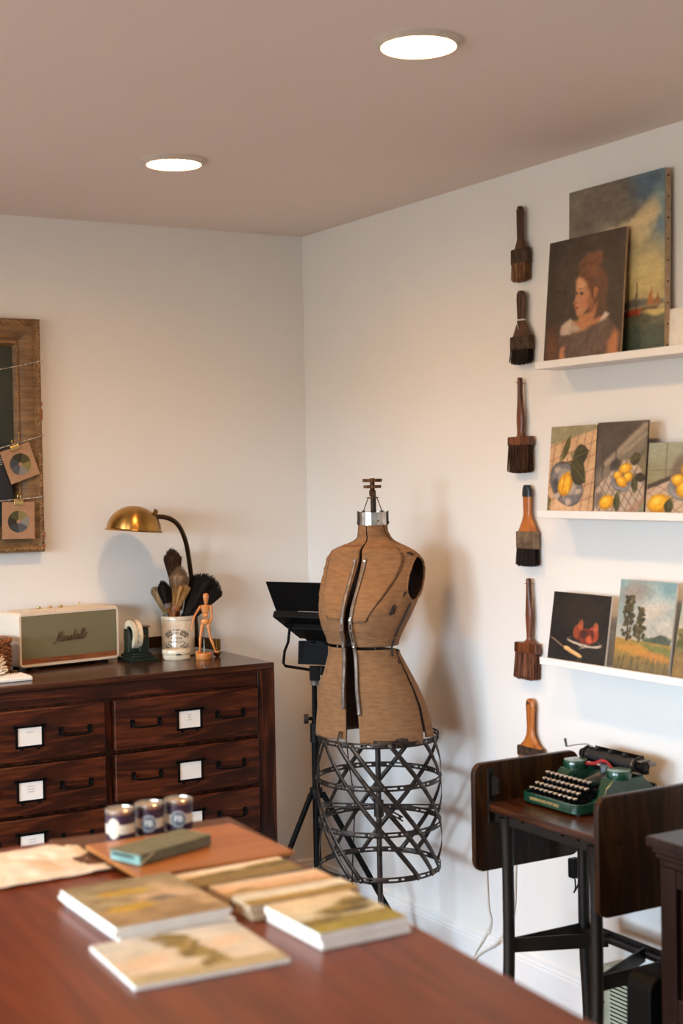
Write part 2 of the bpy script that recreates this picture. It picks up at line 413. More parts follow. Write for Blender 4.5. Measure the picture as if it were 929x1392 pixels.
for x, y, s_ in ((-2.75, -1.0, 'third'), (-2.75, -2.25, 'fourth'), (-2.75, -3.9, 'fifth')):
    dup(d2, (x, y, RZ), 0, 'lit round downlight out of frame, %s of the ceiling lights' % s_)

# ------------------------------------------------------------------ wooden drawer cabinet along the back wall
DX0, DX1, DYF, DZ = -1.56, -.402, -.48, .95
dr = thing('drawer_cabinet', 'long dark-stained oak flat-file cabinet with labelled drawers along the back wall', 'cabinet', (0, 0, 0))
b = MB()
b.box(((DX0 + DX1) / 2, (DYF - .02) / 2 + .005, .47), (DX1 - DX0 - .012, -DYF - .04, .84))
b.build('carcass', DRESSZ, dr, flat=True)
MB().box(((DX0 + DX1) / 2, (DYF - .02) / 2, DZ - .011), (DX1 - DX0, -DYF - .02, .022)).build('top_board', DRESST, dr, bevel=.004)
MB().box((DX1 - .032, DYF + .011, .464), (.063, .022, .928)).build('stile', DRESSZ, dr, bevel=.003)
MB().box((DX0 + .032, DYF + .011, .464), (.063, .022, .928)).build('stile', DRESSZ, dr, bevel=.003)
MB().box(((DX0 + DX1) / 2, DYF + .013, .905), (DX1 - DX0 - .127, .018, .046)).build('top_rail', DRESS, dr, bevel=.002)
MB().box(((DX0 + DX1) / 2, DYF + .006, .06), (DX1 - DX0 - .127, .02, .1)).build('plinth', DRESS, dr, bevel=.003)
MB().box(((-.974 - .997) / 2, DYF + .02, .49), (.02, .02, .76)).build('centre_stile', DRESSZ, dr, flat=True)
rows = [(.716, .876), (.556, .709), (.396, .549), (.236, .389), (.112, .229)]
cols = [(-.976, -.468), (-1.494, -.998)]
rnd = random.Random(3)
for ci, (xa, xb) in enumerate(cols):
    for ri, (za, zb_) in enumerate(rows):
        xc, zc = (xa + xb) / 2, (za + zb_) / 2
        d = MB().box((0, 0, 0), (xb - xa - .008, .03, zb_ - za - .004)).build('drawer', DRESS, dr, bevel=.005, loc=(xc, DYF - .001, zc + .002))
        if ri > 3: continue
        yf = -.015
        h = MB()                                                    # label holder: open frame with four ears
        for sx in (-1, 1): h.box((sx * .0405, yf - .002, .0), (.007, .005, .068))
        for sz in (-1, 1): h.box((0, yf - .002, sz * .0305), (.088, .005, .007))
        for sx in (-1, 1):
            h.box((sx * .046, yf - .0015, .031), (.010, .003, .010)); h.cyl((sx * .046, yf - .003, .031), (sx * .046, yf - .006, .031), .003, n=8)
            h.box((sx * .026, yf - .0015, -.036), (.010, .003, .008)); h.cyl((sx * .026, yf - .003, -.037), (sx * .026, yf - .006, -.037), .003, n=8)
        zo = -.002
        hh = h.build('label_holder', BLACK, d, bevel=.0008, loc=(.002, 0, zo))
        MB().box((0, yf - .001, 0), (.074, .0012, .054)).build('label_card', WHITEP, d, flat=True, loc=(.002, 0, zo))
        sc = MB()
        nl = [(3, 1), (0, 0), (1, 0), (0, 0)][ri] if ci == 0 else [(1, 0), (3, 0), (2, 0), (0, 0)][ri]
        for k in range(nl[0]):
            z = .014 - k * .008; wd = [.018, .006, .016][k % 3] if ci == 0 else [.022, .024, .018][k % 3]
            pts = [(-wd / 2 + wd * i / 26, yf - .0019, z + .0016 * math.sin(i * 1.9 + k) * (1 if i % 7 else .1)) for i in range(27)]
            sc.tube(pts, .00028, 4)
        if sc.v: sc.build('handwriting', PENCIL, d, loc=(.002, 0, zo))
        for hx in (-.146, .146):
            p = MB()
            for sx in (-1, 1):
                p.box((sx * .046, yf - .001, .004), (.014, .003, .024)); p.box((sx * .046, yf - .008, .001), (.007, .014, .008))
            pts = [(-.047, yf - .014, .004), (-.044, yf - .018, -.004), (-.03, yf - .020, -.007), (0, yf - .020, -.008), (.03, yf - .020, -.007), (.044, yf - .018, -.004), (.047, yf - .014, .004)]
            p.tube(catmull(pts, 4), .0032, 8)
            p.build('drawer_pull', BLACK, d, loc=(hx, 0, 0))
# ------------------------------------------------------------------ things on the cabinet
RZF = -0.531962
# white retro loudspeaker
SPKC = mat('cream_vinyl', S(226, 212, 192), 0.5, col2=S(216, 202, 182), scale=220, bump=.2)
GRILL = weave('olive_grille_cloth', S(84, 80, 58), S(168, 160, 122), 1500, .85, 'Z', .5)
SPKW = wood('speaker_wood_strip', S(112, 66, 40), S(140, 84, 52), S(156, 98, 62), 'X', 1.5, .5)
p0 = Vector((-1.172, -.190, 0)); p1 = Vector((-.802, -.130, 0)); ang = math.atan2(p1.y - p0.y, p1.x - p0.x)
W_, H_, D_ = .372, .178, .135
c = (p0 + p1) / 2 + Vector((-math.sin(ang), math.cos(ang), 0)) * D_ / 2
sp_ = thing('loudspeaker', 'cream vinyl loudspeaker with olive cloth grille on the drawer cabinet', 'speaker', (c.x, c.y, DZ), ang)
zc = .010 + H_ / 2
m = MB(); out = rrect(W_, H_, .016, 6); inn = rrect(W_ - .020, H_ - .022, .004, 6); n = len(out); yF, yB = -D_ / 2, D_ / 2
vv = [(x, yB, z + zc) for x, z in out] + [(x, yF + .006, z + zc) for x, z in out] + [(x * .985, yF, z * .97 + zc) for x, z in out] + [(x, yF, z + zc) for x, z in inn] + [(x, yF + .006, z + zc) for x, z in inn]
ff = [tuple(range(n))]
for k in range(4):
    for i in range(n): ff.append((k * n + i, k * n + (i + 1) % n, (k + 1) * n + (i + 1) % n, (k + 1) * n + i))
ff.append(tuple(4 * n + i for i in range(n)))
m.add(vv, ff); m.build('cabinet_shell', SPKC, sp_, angle=30)
MB().box((0, yF + .004, zc + .008), (W_ - .022, .006, H_ - .040)).build('grille', GRILL, sp_, flat=True)
MB().box((0, yF + .0038, zc - H_ / 2 + .0195), (W_ - .022, .0064, .016)).build('trim_strip', SPKW, sp_, flat=True)
for sx in (-1, 1):
    for sy in (-1, 1): MB().cyl((sx * .14, sy * .045, 0), (sx * .14, sy * .045, .0125), .011, n=16).build('rubber_foot', BLACKP, sp_)
MB().box((.01, .005, .010 + H_ + .0015), (.27, .055, .003)).build('control_panel', SPKC, sp_, bevel=.001)
for k, x in enumerate((-.075, -.035, .005)):
    MB().lathe([(.0065, 0), (.007, .001), (.007, .006), (.006, .0075), (0, .0076)], 20).build('control_knob', GOLD, sp_, loc=(x, .002, .010 + H_ + .003))
MB().lathe([(.002, 0), (.0018, .009), (.003, .010), (.003, .013), (0, .0135)], 12).build('toggle_switch', GOLD, sp_, loc=(.075, .002, .010 + H_ + .003))
# script lettering, drawn as strokes
LOGO = mat('brown_script_metal', S(88, 58, 40), 0.4, .5, S(70, 46, 32), 60)
strokes = [
 [(-.2, -.1), (0, -.15), (.2, .05), (.42, .75), (.55, 1.0)], [(.55, 1.0), (.52, .5), (.5, .05)], [(.5, .05), (.75, .6), (1.0, 1.05)], [(1.0, 1.05), (.95, .5), (.93, .08), (1.02, 0), (1.15, .12)],
 [(1.55, .42), (1.4, .5), (1.22, .3), (1.25, .05), (1.42, .05), (1.58, .4), (1.55, .1), (1.62, 0), (1.78, .15)], [(1.78, .15), (1.92, .5), (1.98, .38), (2.1, .42), (2.06, .1), (2.14, 0), (2.3, .15)],
 [(2.3, .15), (2.5, .55), (2.56, .3), (2.6, .08), (2.45, 0), (2.32, .06)], [(2.6, .05), (2.8, .25), (3.05, .8), (3.1, 1.0), (3.0, .95), (2.9, .4), (2.86, 0)], [(2.87, .1), (3.0, .42), (3.15, .42), (3.13, .1), (3.2, 0), (3.35, .15)],
 [(3.72, .42), (3.57, .5), (3.4, .3), (3.42, .05), (3.58, .05), (3.74, .4), (3.71, .1), (3.78, 0), (3.94, .2)], [(3.94, .2), (4.15, .7), (4.2, 1.0), (4.1, .95), (4.0, .4), (4.02, .05), (4.12, 0), (4.28, .2)],
 [(4.28, .2), (4.5, .75), (4.55, 1.05), (4.45, 1.0), (4.35, .4), (4.36, .05), (4.48, 0), (4.7, .2), (5.0, .55)]]
m = MB(); u = .0232
for s_ in strokes:
    pts = catmull([(x + .28 * z, 0, z) for x, z in s_], 4)
    m.tube([((p.x - 2.5) * u, yF - .001, zc + .002 + (p.z - .4) * u * 1.35 + (p.x - 2.5) * u * .04) for p in pts], .0016, 6, flat=.8)
m.build('logo_lettering', LOGO, sp_)

# green postal scale
SCG = mat('green_enamel', S(24, 40, 30), 0.3, col2=S(16, 28, 21), scale=14, coat=.3)
DIAL = mat('cream_dial', S(226, 208, 176), .5)
ps = thing('postal_scale', 'small green enamelled letter scale with cream drum dial beside the loudspeaker', 'scale', (-.748, -.150, DZ), .04)
for k, (wd, dp, z, h) in enumerate(((.098, .118, 0, .013), (.078, .10, .013, .009), (.064, .088, .022, .008))):
    MB().box((0, 0, z + h / 2), (wd, dp, h)).build('base_step', SCG, ps, bevel=.002)
MB().box((.012, -.012, .071), (.036, .034, .082)).build('pillar', SCG, ps, bevel=.003)
MB().box((.012, -.012, .1155), (.044, .042, .004)).build('weighing_plate', BRASS, ps, bevel=.001)
MB().cyl((.012, -.0285, .084), (.012, -.032, .084), .004, n=12).build('brass_button', BRASS, ps)
hp = [(-.048, .03), (-.012, .03), (-.012, .115)] + arc(-.024, .095, .052, 1.2, 2.7, 10)
MB().prism([(-.040, .030), (-.008, .030), (-.008, .070), (-.040, .110)], -.020, .02).build('drum_housing', SCG, ps, bevel=.002)
md = MB(); MD = Matrix.Translation((-.014, .002, .088))
prof = [(.030, -.015), (.049, -.015), (.049, .015), (.030, .015)]
vv = []; ff = []; n = 40
for r, x in prof:
    for i in range(n): vv.append((x, r * math.cos(2 * PI * i / n), r * math.sin(2 * PI * i / n)))
for k in range(4):
    for i in range(n): ff.append((k * n + i, k * n + (i + 1) % n, ((k + 1) % 4) * n + (i + 1) % n, ((k + 1) % 4) * n + i))
md.add(vv, ff, 0, MD)
dl = md.build('drum_dial', DIAL, ps)
MB().cyl((-.022, .002, .088), (-.006, .002, .088), .030, n=32).build('drum_core', BLACKP, ps)
tk = MB()
for i in range(26):
    a = -.9 + i * .09
    r = .0493; ln = .010 if i % 5 == 0 else .005
    cc = Vector((-.014 - .006 + ln / 2, .002 - r * math.cos(a + .4), .088 + r * math.sin(a + .4)))
    tk.box((0, 0, 0), (ln, .0006, .0014), 0, Matrix.Translation(cc) @ Matrix.Rotation(-(a + .4), 4, 'X'))
tk.build('dial_marks', INK, ps)

# brass desk lamp: dome shade, bent arm, angled rail base on ball feet
lp = thing('desk_lamp', 'brass dome-shaded desk lamp with curved arm rising behind the stoneware jar', 'lamp', (-.560, -.030, DZ), RZF)
k = 5.15 / 2005
def LP(u, v, dy=0): return ((u - 226.5) * k, dy, (887.3 - v) * k)
pts = [LP(258, 872, .0), LP(256, 840, -.0), LP(253, 800, -.004), LP(250.5, 765, -.022), LP(248, 735, -.07), LP(242, 714, -.12), LP(233, 704, -.145), LP(222, 700, -.165), LP(213, 700, -.175)]
MB().tube(catmull(pts, 7), .0082, 14).build('arm', BRONZE, lp)
RS = .092
Ms = Matrix.Translation(LP(185, 717, -.185)) @ Matrix.Rotation(.075, 4, 'Y') @ Matrix.Rotation(-.04, 4, 'X')
pr = [(RS + .004, -.003), (RS + .006, 0), (RS + .004, .003), (RS, .004)] + [(RS * math.cos(a), .004 + RS * .86 * math.sin(a)) for a in [i * PI / 2 / 12 for i in range(1, 13)]]
pr2 = [(r * .975, z - .002) for r, z in reversed(pr[3:])]
m = MB(); n = 56; full = pr + pr2; vv = []; ff = []; K = len(full)
for r, z in full:
    for i in range(n): vv.append((max(r, 1e-4) * math.cos(2 * PI * i / n), max(r, 1e-4) * math.sin(2 * PI * i / n), z))
for q in range(K):
    for i in range(n): ff.append((q * n + i, q * n + (i + 1) % n, ((q + 1) % K) * n + (i + 1) % n, ((q + 1) % K) * n + i))
m.add(vv, ff, 0, Ms); vv = [Ms.inverted() @ p for p in m.v]
m.v = vv; sh = m.build('lamp_shade', SPUN, lp); sh.location = Ms.to_translation(); sh.rotation_euler = Ms.to_euler()
MB().cyl(Ms @ Vector((.062, 0, .062)), Ms @ Vector((.074, 0, .058)), .017, .013, 20).build('shade_collar', BRASS, lp)
MB().lathe([(.012, -.002), (.014, .004), (.022, .018), (.026, .032), (.022, .044), (.01, .052), (0, .054)], 18, M=Ms @ Matrix.Translation((.0, 0, .02))).build('bulb', mat('frosted_bulb', S(230, 225, 215), .3), lp)
Ri = lp.rotation_euler.to_matrix().inverted()
def wl(x, y, z): return Ri @ (Vector((x, y, z)) - Vector(lp.location))
rl = MB()
A_, B_, C_ = (-.735, -.012), (-.515, -.012), (-.487, -.235)
def rail(m_, a, b_, z0, z1, th):
    d = (Vector(b_) - Vector(a)).normalized(); nn = Vector((-d.y, d.x)) * th / 2
    q = [Vector(a) - nn, Vector(b_) - nn, Vector(b_) + nn, Vector(a) + nn]
    vv = [wl(p.x, p.y, z) for z in (z0, z1) for p in q]
    m_.add(vv, [(0, 1, 2, 3), (4, 5, 6, 7), (0, 1, 5, 4), (1, 2, 6, 5), (2, 3, 7, 6), (3, 0, 4, 7)])
rail(rl, A_, B_, DZ + .0225, DZ + .060, .014); rail(rl, (-.514, -.005), (-.4902, -.207), DZ + .0225, DZ + .060, .014)
rl.build('base_rail', BRONZE, lp, bevel=.001)
e_ = MB(); rail(e_, (-.4905, -.206), C_, DZ + .0225, DZ + .0605, .0165); e_.build('end_block', BRASS, lp, bevel=.001)
for x, y in ((-.489, -.228), (-.725, -.012), (-.530, -.013)):
    MB().ell(wl(x, y, DZ + .0125), (.0125, .0125, .0125), 16, 12).build('ball_foot', BRASS, lp)

# stoneware jar with printed label
STONE = mat('cream_stoneware', S(214, 200, 178), 0.18, col2=S(196, 180, 156), scale=16, coat=.4)
JR, JH = .0575, .137
jar = thing('stoneware_jar', 'cream stoneware marmalade jar with black oval print holding old brushes', 'jar', (-.572, -.092, DZ), RZF)
m = MB(); pr = [(.052, 0), (JR, .004), (JR, .118), (JR - .001, .120), (JR - .001, .122), (JR + .0006, .124), (JR + .0006, .133), (JR - .001, JH), (JR - .004, JH), (JR - .005, .133), (JR - .006, .01), (0, .008)]
m.lathe(pr, 48); m.build('jar_body', STONE, jar)
pm = MB()
def wrap(vv, ff, x0, z0, sc_=1.0, R=JR + .0004):
    out = []
    for p in vv:
        a = (p[0] * sc_ + x0) / R; out.append((R * math.sin(a), -R * math.cos(a), z0 + p[1] * sc_))
    pm.add(out, ff)
def arc_text(s_, size, rx, rz, zc_, a0, a1, flip=False):
    for i, ch in enumerate(s_):
        if ch == ' ': continue
        a = lerp(a0, a1, i / max(1, len(s_) - 1)); v_, f_ = text_geo(ch, size, res=2)
        sl = math.atan2(-rz * math.sin(a) * (1 if not flip else -1), rx * math.cos(a) * (1 if not flip else 1))
        sl = math.atan2((-rz * math.sin(a)) if not flip else (rz * math.sin(a)), rx * math.cos(a))
        x0 = rx * math.sin(a); z0 = rz * math.cos(a) * (-1 if flip else 1)
        vv = [(p[0] * math.cos(sl) - p[1] * math.sin(sl) + x0, p[0] * math.sin(sl) + p[1] * math.cos(sl) + z0, 0) for p in v_]
        wrap(vv, f_, 0, zc_)
ZJ = .056
arc_text('PRIZE MEDAL OF GREAT EXHIBITION', .0085, .050, .036, ZJ, -1.02, 1.02)
arc_text('JAMES KEILLER AND SONS', .0085, .040, .026, ZJ, -1.05, 1.05)
arc_text('GRAND MEDAL OF MERIT', .0085, .050, .039, ZJ, -.95, .95, True)
arc_text('LONDON 1862', .0075, .040, .029, ZJ, -.7, .7, True)
for s_, z, q in (('DUNDEE', .007, .0095), ('MARMALADE', -.005, .009)):
    v_, f_ = text_geo(s_, q, spacing=1.1, res=2); wrap(v_, f_, 0, ZJ + z)
for rx, rz in ((.0345, .0225), (.046, .0315)):
    ring = []
    for sgn in (1, -1):
        for a0, a1 in ((.35, 1.25), (1.9, 2.8)):
            N_ = 20
            for i in range(N_):
                a, a2 = (lerp(a0, a1, i / N_) * sgn, lerp(a0, a1, (i + .75) / N_) * sgn)
                t_ = .0016
                v_ = [((rx + s2) * math.sin(q), (rz + s2) * math.cos(q), 0) for q, s2 in ((a, -t_), (a2, -t_), (a2, t_), (a, t_))]
                wrap(v_, [(0, 1, 2, 3)], 0, ZJ)
pm.build('printed_label', INK, jar, flat=True, fixn=False)

# bristle helper: many thin tapering strands in a tuft
def tuft(m, base, tip_fn, n, r0, r1, seed, mat_=0):
    q = random.Random(seed)
    for i in range(n):
        p, t_ = tip_fn(q); d = (Vector(t_) - Vector(p)).normalized(); x, y, _ = frame_of(d)
        vv = []
        for pp, r in ((Vector(p), r0), (Vector(t_), r1)):
            for a in (0, 2.09, 4.19): vv.append(pp + (x * math.cos(a) + y * math.sin(a)) * r)
        m.add(vv, [(0, 1, 4, 3), (1, 2, 5, 4), (2, 0, 3, 5), (3, 4, 5)], mat_)
HANDLE = wood('old_brush_handle', S(94, 52, 24), S(134, 78, 36), S(160, 100, 52), 'Z', 1.6, .4, .2)
def jar_brush(label, base, top, spread, spread_y, rbase, col, ferr, n=420, seed=1, hl=.12, round_tip=.3, name='paint_brush', core=.82, two=None):
    """brush standing in the jar: BASE, TOP of bristles in (x, y, z) about the jar's foot"""
    t = thing(name, label, 'brush', jar.location[:], RZF, 'old brushes in the stoneware jar')
    A, B = Vector(base), Vector(top); d = (B - A); L_ = d.length; d.normalize()
    sx = Vector((1, 0, 0)); sx = (sx - d * sx.dot(d)).normalized(); sy2 = d.cross(sx)
    MH = A - d * hl
    MB().tube([MH, A - d * .03, A + d * .002], [.005, .006, rbase * .62], 10).build('handle', HANDLE, t)
    f = MB(); f.tube([A - d * .004, A + d * .012], [rbase * .95, rbase], 16); f.build('ferrule', ferr, t)
    bm_ = MB()
    def fn(q):
        r = math.sqrt(q.random()); a = q.random() * 2 * PI; e = r * math.cos(a); g = r * math.sin(a)
        p = A + d * .010 + sx * e * rbase * .9 + sy2 * g * rbase * .9
        ln = L_ * (1 - round_tip * r * r) * q.uniform(.93, 1.03)
        b_ = A + d * ln + sx * e * spread + sy2 * g * spread_y + Vector((q.uniform(-1, 1), q.uniform(-1, 1), q.uniform(-1, 1))) * .002
        return p, b_
    tuft(bm_, A, fn, n, .0011, .0005, seed)
    pts = []; rr = []
    for i in range(9):
        u_ = i / 8; pts.append(A + d * (.008 + (L_ * (1 - round_tip * .35) - .008) * u_)); rr.append(max(.001, core * lerp(rbase, spread, u_) * (1 if u_ < .75 else math.sqrt(max(0.02, 1 - ((u_ - .75) / .25) ** 2)))))
    bm_.tube(pts, rr, 12, flat=min(1.0, max(.3, spread_y / spread)))
    b_ = bm_.build('bristles', col, t); b_['kind'] = 'stuff'
    return t
def hair(name, c1, c2): return mat(name, c1, .8, col2=c2, scale=40, stretch=(6, 6, 1), spec=.2)
H_DB = hair('dark_brown_hair', S(88, 62, 46), S(52, 36, 26)); H_GR = hair('grey_brown_hair', S(158, 132, 104), S(110, 90, 68)); H_BK = hair('black_hair', S(20, 15, 13), S(32, 24, 20))
H_TN = hair('tan_hair', S(176, 136, 84), S(142, 106, 62)); H_CR = hair('cream_hair', S(190, 162, 122), S(150, 126, 92))
kj = 5.06 / 2005
def JP(u, v, dy=0): return ((u - 238.5) * kj, dy, (890 - v) * kj)
jar_brush('dark brown round duster brush, tallest in the stoneware jar', JP(236, 800, .012), JP(231, 744, .012), .032, .03, .016, H_DB, BLACKP, 700, 1, .16, .25, 'duster_brush', .9)
jar_brush('grey-brown round mop brush in front of the tallest duster', JP(238, 826, -.004), JP(243, 768, -.008), .036, .032, .020, H_GR, STEELG, 700, 2, .10, .32, 'mop_brush', .9)
jar_brush('wide black fan-shaped duster leaning out of the jar towards the mannequin', JP(250, 842, .01), JP(286, 783, .01), .066, .020, .024, H_BK, BLACKP, 1500, 3, .09, .22, 'duster_brush', .86)
jar_brush('cream-haired brush leaning out of the jar on the loudspeaker side', JP(224, 838, .02), JP(205, 797, .03), .018, .014, .010, H_CR, STEELG, 350, 4, .09, .1, 'paint_brush')
jar_brush('short tan chip brush with a wooden ferrule at the front of the jar', JP(237, 826, -.018), JP(247, 792, -.024), .032, .012, .017, H_TN, HANDLE, 500, 5, .08, .08, 'chip_brush', .9)
jar_brush('flat black brush with grey metal ferrule and orange handle in the jar', JP(227, 822, -.022), JP(219, 787, -.03), .024, .012, .016, H_BK, STEELG, 600, 6, .10, .35, 'flat_brush', .95)

# cream round trinket box with notch
tb = thing('trinket_box', 'small cream oval lidded box in front of the stoneware jar', 'box', (-.626, -.195, DZ), RZF)
CER = mat('ivory_ceramic', S(226, 212, 186), .25, col2=S(214, 198, 170), scale=20, coat=.3)
MB().lathe([(.044, 0), (.047, .003), (.047, .0155), (.045, .0165), (0, .0165)], 40, sy=.72).build('box_base', CER, tb)
MB().lathe([(.047, .0172), (.0485, .019), (.0485, .030), (.046, .0335), (.030, .0355), (0, .036)], 40, sy=.72).build('box_lid', CER, tb)
MB().prism(arc(0, 0, .010, 0, PI, 8), -.0362, -.034, M=Matrix.Translation((.012, 0, .0166)) @ Matrix.Scale(.5, 4, (0, 0, 1))).build('thumb_notch', INK, tb)

# jointed wooden artist mannequin
BEECH = mat('beech_wood', S(214, 142, 78), .4, col2=S(192, 120, 60), scale=10, stretch=(3, 3, 1), coat=.15)
mq = thing('artist_mannequin', 'jointed wooden artist mannequin striding on a round wooden base', 'mannequin', (-.545, -.253, DZ), RZF)
km = 5.03 / 2005
def MP(u, v, dy=0): return Vector(((u - 279.5) * km, dy, (895.5 - v) * km))
MB().lathe([(.027, 0), (.0285, .002), (.0285, .018), (.0265, .0205), (0, .0205)], 32, M=Matrix.Translation(MP(277.5, 895.5))).build('base', BEECH, mq)
MB().cyl(MP(277.8, 888), MP(278, 846), .0014, n=8).build('support_rod', STEEL, mq)
MB().lathe([(.001, -.019), (.006, -.017), (.0075, -.008), (.0098, .004), (.0098, .010), (.007, .016), (0, .018)], 18, M=Matrix.Translation(MP(281.5, 814))).build('head', BEECH, mq)
MB().cyl(MP(281.2, 823), MP(281.3, 818), .004, n=10).build('neck', BEECH, mq)
MB().lathe([(.010, -.012), (.0125, -.006), (.0165, .006), (.0175, .011), (.014, .0145), (.006, .016), (0, .016)], 20, sy=.7, M=Matrix.Translation(MP(280.6, 829))).build('chest', BEECH, mq)
MB().lathe([(0, -.007), (.008, -.006), (.0112, 0), (.008, .006), (0, .007)], 18, sy=.75, M=Matrix.Translation(MP(280.4, 837))).build('waist', BEECH, mq)
MB().lathe([(0, -.012), (.011, -.010), (.0158, -.003), (.0135, .006), (.008, .0085), (0, .009)], 20, sy=.75, M=Matrix.Translation(MP(280, 845))).build('pelvis', BEECH, mq)
def limb(name, a, b_, r0, r1):
    a = Vector(a); b_ = Vector(b_)
    MB().tube([lerp(a, b_, t_) for t_ in (0, .12, .4, .75, .95, 1)], [r0 * .6, r0, r0 * .95, r1, r1 * .95, r1 * .5], 10).build(name, BEECH, mq)
def joint(p, r): MB().ell(p, (r, r, r), 10, 8).build('joint', BEECH, mq)
for pts, rr in (([MP(273.5, 825.5), MP(266.5, 836.5, -.006), MP(262, 850, -.012)], 0), ([MP(288, 825), MP(289.3, 838, .002), MP(286.5, 848, -.008)], 1)):
    joint(pts[0], .0048); limb('upper_arm', pts[0], pts[1], .0046, .0036); joint(pts[1], .0036); limb('forearm', pts[1], pts[2], .0042, .003)
    h = pts[2] + (Vector((.002, -.002, -.010)) if rr == 0 else Vector((-.006, -.002, -.008)))
    MB().ell(tuple((pts[2] + h) / 2 + Vector((0, 0, -.003))), (.0036, .0026, .0085), 10, 8).build('hand', BEECH, mq)
for hip, kn, an, toe in ((MP(276.5, 848), MP(273.5, 865, -.008), MP(272, 884, 0), Vector((-.012, -.010, -.002))), (MP(283.5, 848), MP(286.5, 866, -.004), MP(292.5, 884, .0), Vector((.012, -.012, -.002)))):
    joint(hip, .0062); limb('thigh', hip, kn, .0064, .0046); joint(kn, .0044); limb('shin', kn, an, .0052, .0034); joint(an, .0034)
    a = math.atan2(toe.y, toe.x)
    MB().ell((0, 0, 0), (.0125, .0052, .0036), 12, 8, M=Matrix.Translation(an + toe * .5 + Vector((0, 0, -.004))) @ Matrix.Rotation(a, 4, 'Z')).build('foot', BEECH, mq)

# wicker basket, white coral, hobnail tray at the picture's edge
WICK = mat('wicker', S(150, 92, 48), .6, col2=S(110, 62, 30), scale=60)
bk = thing('wicker_basket', 'brown wicker basket with plaited rim beside the loudspeaker', 'basket', (-1.292, -.203, DZ))
m = MB(); R0 = .078
for i in range(13):
    z = .004 + i * .0075; r = R0 + .006 * math.sin(i / 12 * 2.6)
    m.tube([((r + .0035 * math.cos(q * PI + i * PI)) * math.cos(2 * PI * q / 28), (r + .0035 * math.cos(q * PI + i * PI)) * math.sin(2 * PI * q / 28), z) for q in range(28)], .0040, 6, closed=True)
m.box((0, 0, .003), (.1, .1, .005)); bw = m.build('woven_side', WICK, bk); bw['kind'] = 'stuff'
for q in range(14):
    a = 2 * PI * (q + .25) / 14; MB().cyl((R0 * math.cos(a), R0 * math.sin(a), 0), ((R0 + .005) * math.cos(a), (R0 + .005) * math.sin(a), .108), .0036, n=6).build('stake', WICK, bk)
m = MB()
for ph in (0, 2.09, 4.19):
    m.tube([((R0 + .006 + .005 * math.cos(q * .9 + ph)) * math.cos(2 * PI * q / 70), (R0 + .006 + .005 * math.cos(q * .9 + ph)) * math.sin(2 * PI * q / 70), .110 + .005 * math.sin(q * .9 + ph)) for q in range(70)], .0046, 6, closed=True)
m.build('plaited_rim', WICK, bk)
cr_ = MB(); q = random.Random(5)
for i in range(170):
    d = Vector((q.gauss(0, 1), q.gauss(0, .8), abs(q.gauss(0, 1)) + .1)).normalized(); r = .046 * q.uniform(.9, 1.05)
    a = Vector((d.x * r * .62, d.y * r * .5, .003 + d.z * r * 1.3)); cr_.tube([a * .55, a, a * 1.0 + d * .012 + Vector((q.uniform(-.003, .003), 0, q.uniform(-.002, .004)))], [.004, .0032, .0016], 6)
cr_.ell((0, 0, .024), (.02, .018, .022))
tag(cr_.build('coral', mat('white_coral', S(236, 222, 200), .7, col2=S(220, 204, 178), scale=60)), 'spiky white coral piece standing before the wicker basket', 'coral').location = (-1.296, -.340, DZ + .0125)
ty = thing('hobnail_tray', 'white ceramic tray with rows of small points at the cabinet front edge', 'tray', (-1.286, -.352, DZ), .02)
MB().box((0, 0, .006), (.175, .105, .012)).build('tray_body', WHITEP, ty, bevel=.004)
m = MB()
for i in range(19):
    for j in range(11):
        x, y = -.081 + i * .009, -.045 + j * .009
        m.add([(x - .004, y - .004, .0118), (x + .004, y - .004, .0118), (x + .004, y + .004, .0118), (x - .004, y + .004, .0118), (x, y, .0165)], [(0, 1, 4), (1, 2, 4), (2, 3, 4), (3, 0, 4)])
o = m.build('point', WHITEP, ty, flat=True); o['kind'] = 'stuff'
cl = MB().lathe([(.012, 0), (.0135, .002), (.0135, .018), (.012, .02), (0, .02)], 20).build('lidded_tin', BRONZE)
tag(cl, 'small round dark tin between the basket and the loudspeaker', 'tin').location = (-1.218, -.285, DZ)
# ------------------------------------------------------------------ dress form
FORM = mat('tan_jersey', S(142, 104, 68), .95, col2=S(118, 85, 55), scale=30, stretch=(1, 1, 5), bump=.6, bscale=130, detail=8, lo=.3, hi=.7)
FORMI = mat('dark_card_lining', S(44, 30, 22), .8, col2=S(66, 44, 30), scale=20)
FRAY = mat('dark_torn_lining', S(36, 28, 26), .9, col2=S(58, 44, 36), scale=90)
PHI = math.radians(28); sn, cs = math.sin(PHI), math.cos(PHI)
FD = 4.5; FK = FD / 2005.4
FV = 700; FZ = 1.438
fpos = Vector((-0.2959, -0.9405, 0))
df = thing('dress_form', 'antique tan adjustable dress form with open front on a riveted steel skirt cage', 'dress form', fpos[:], RZF)
Fd = Vector((-sn, -cs, 0)); Ld = Vector((cs, -sn, 0))
def vz(v): return FZ - (v - FV) * FK
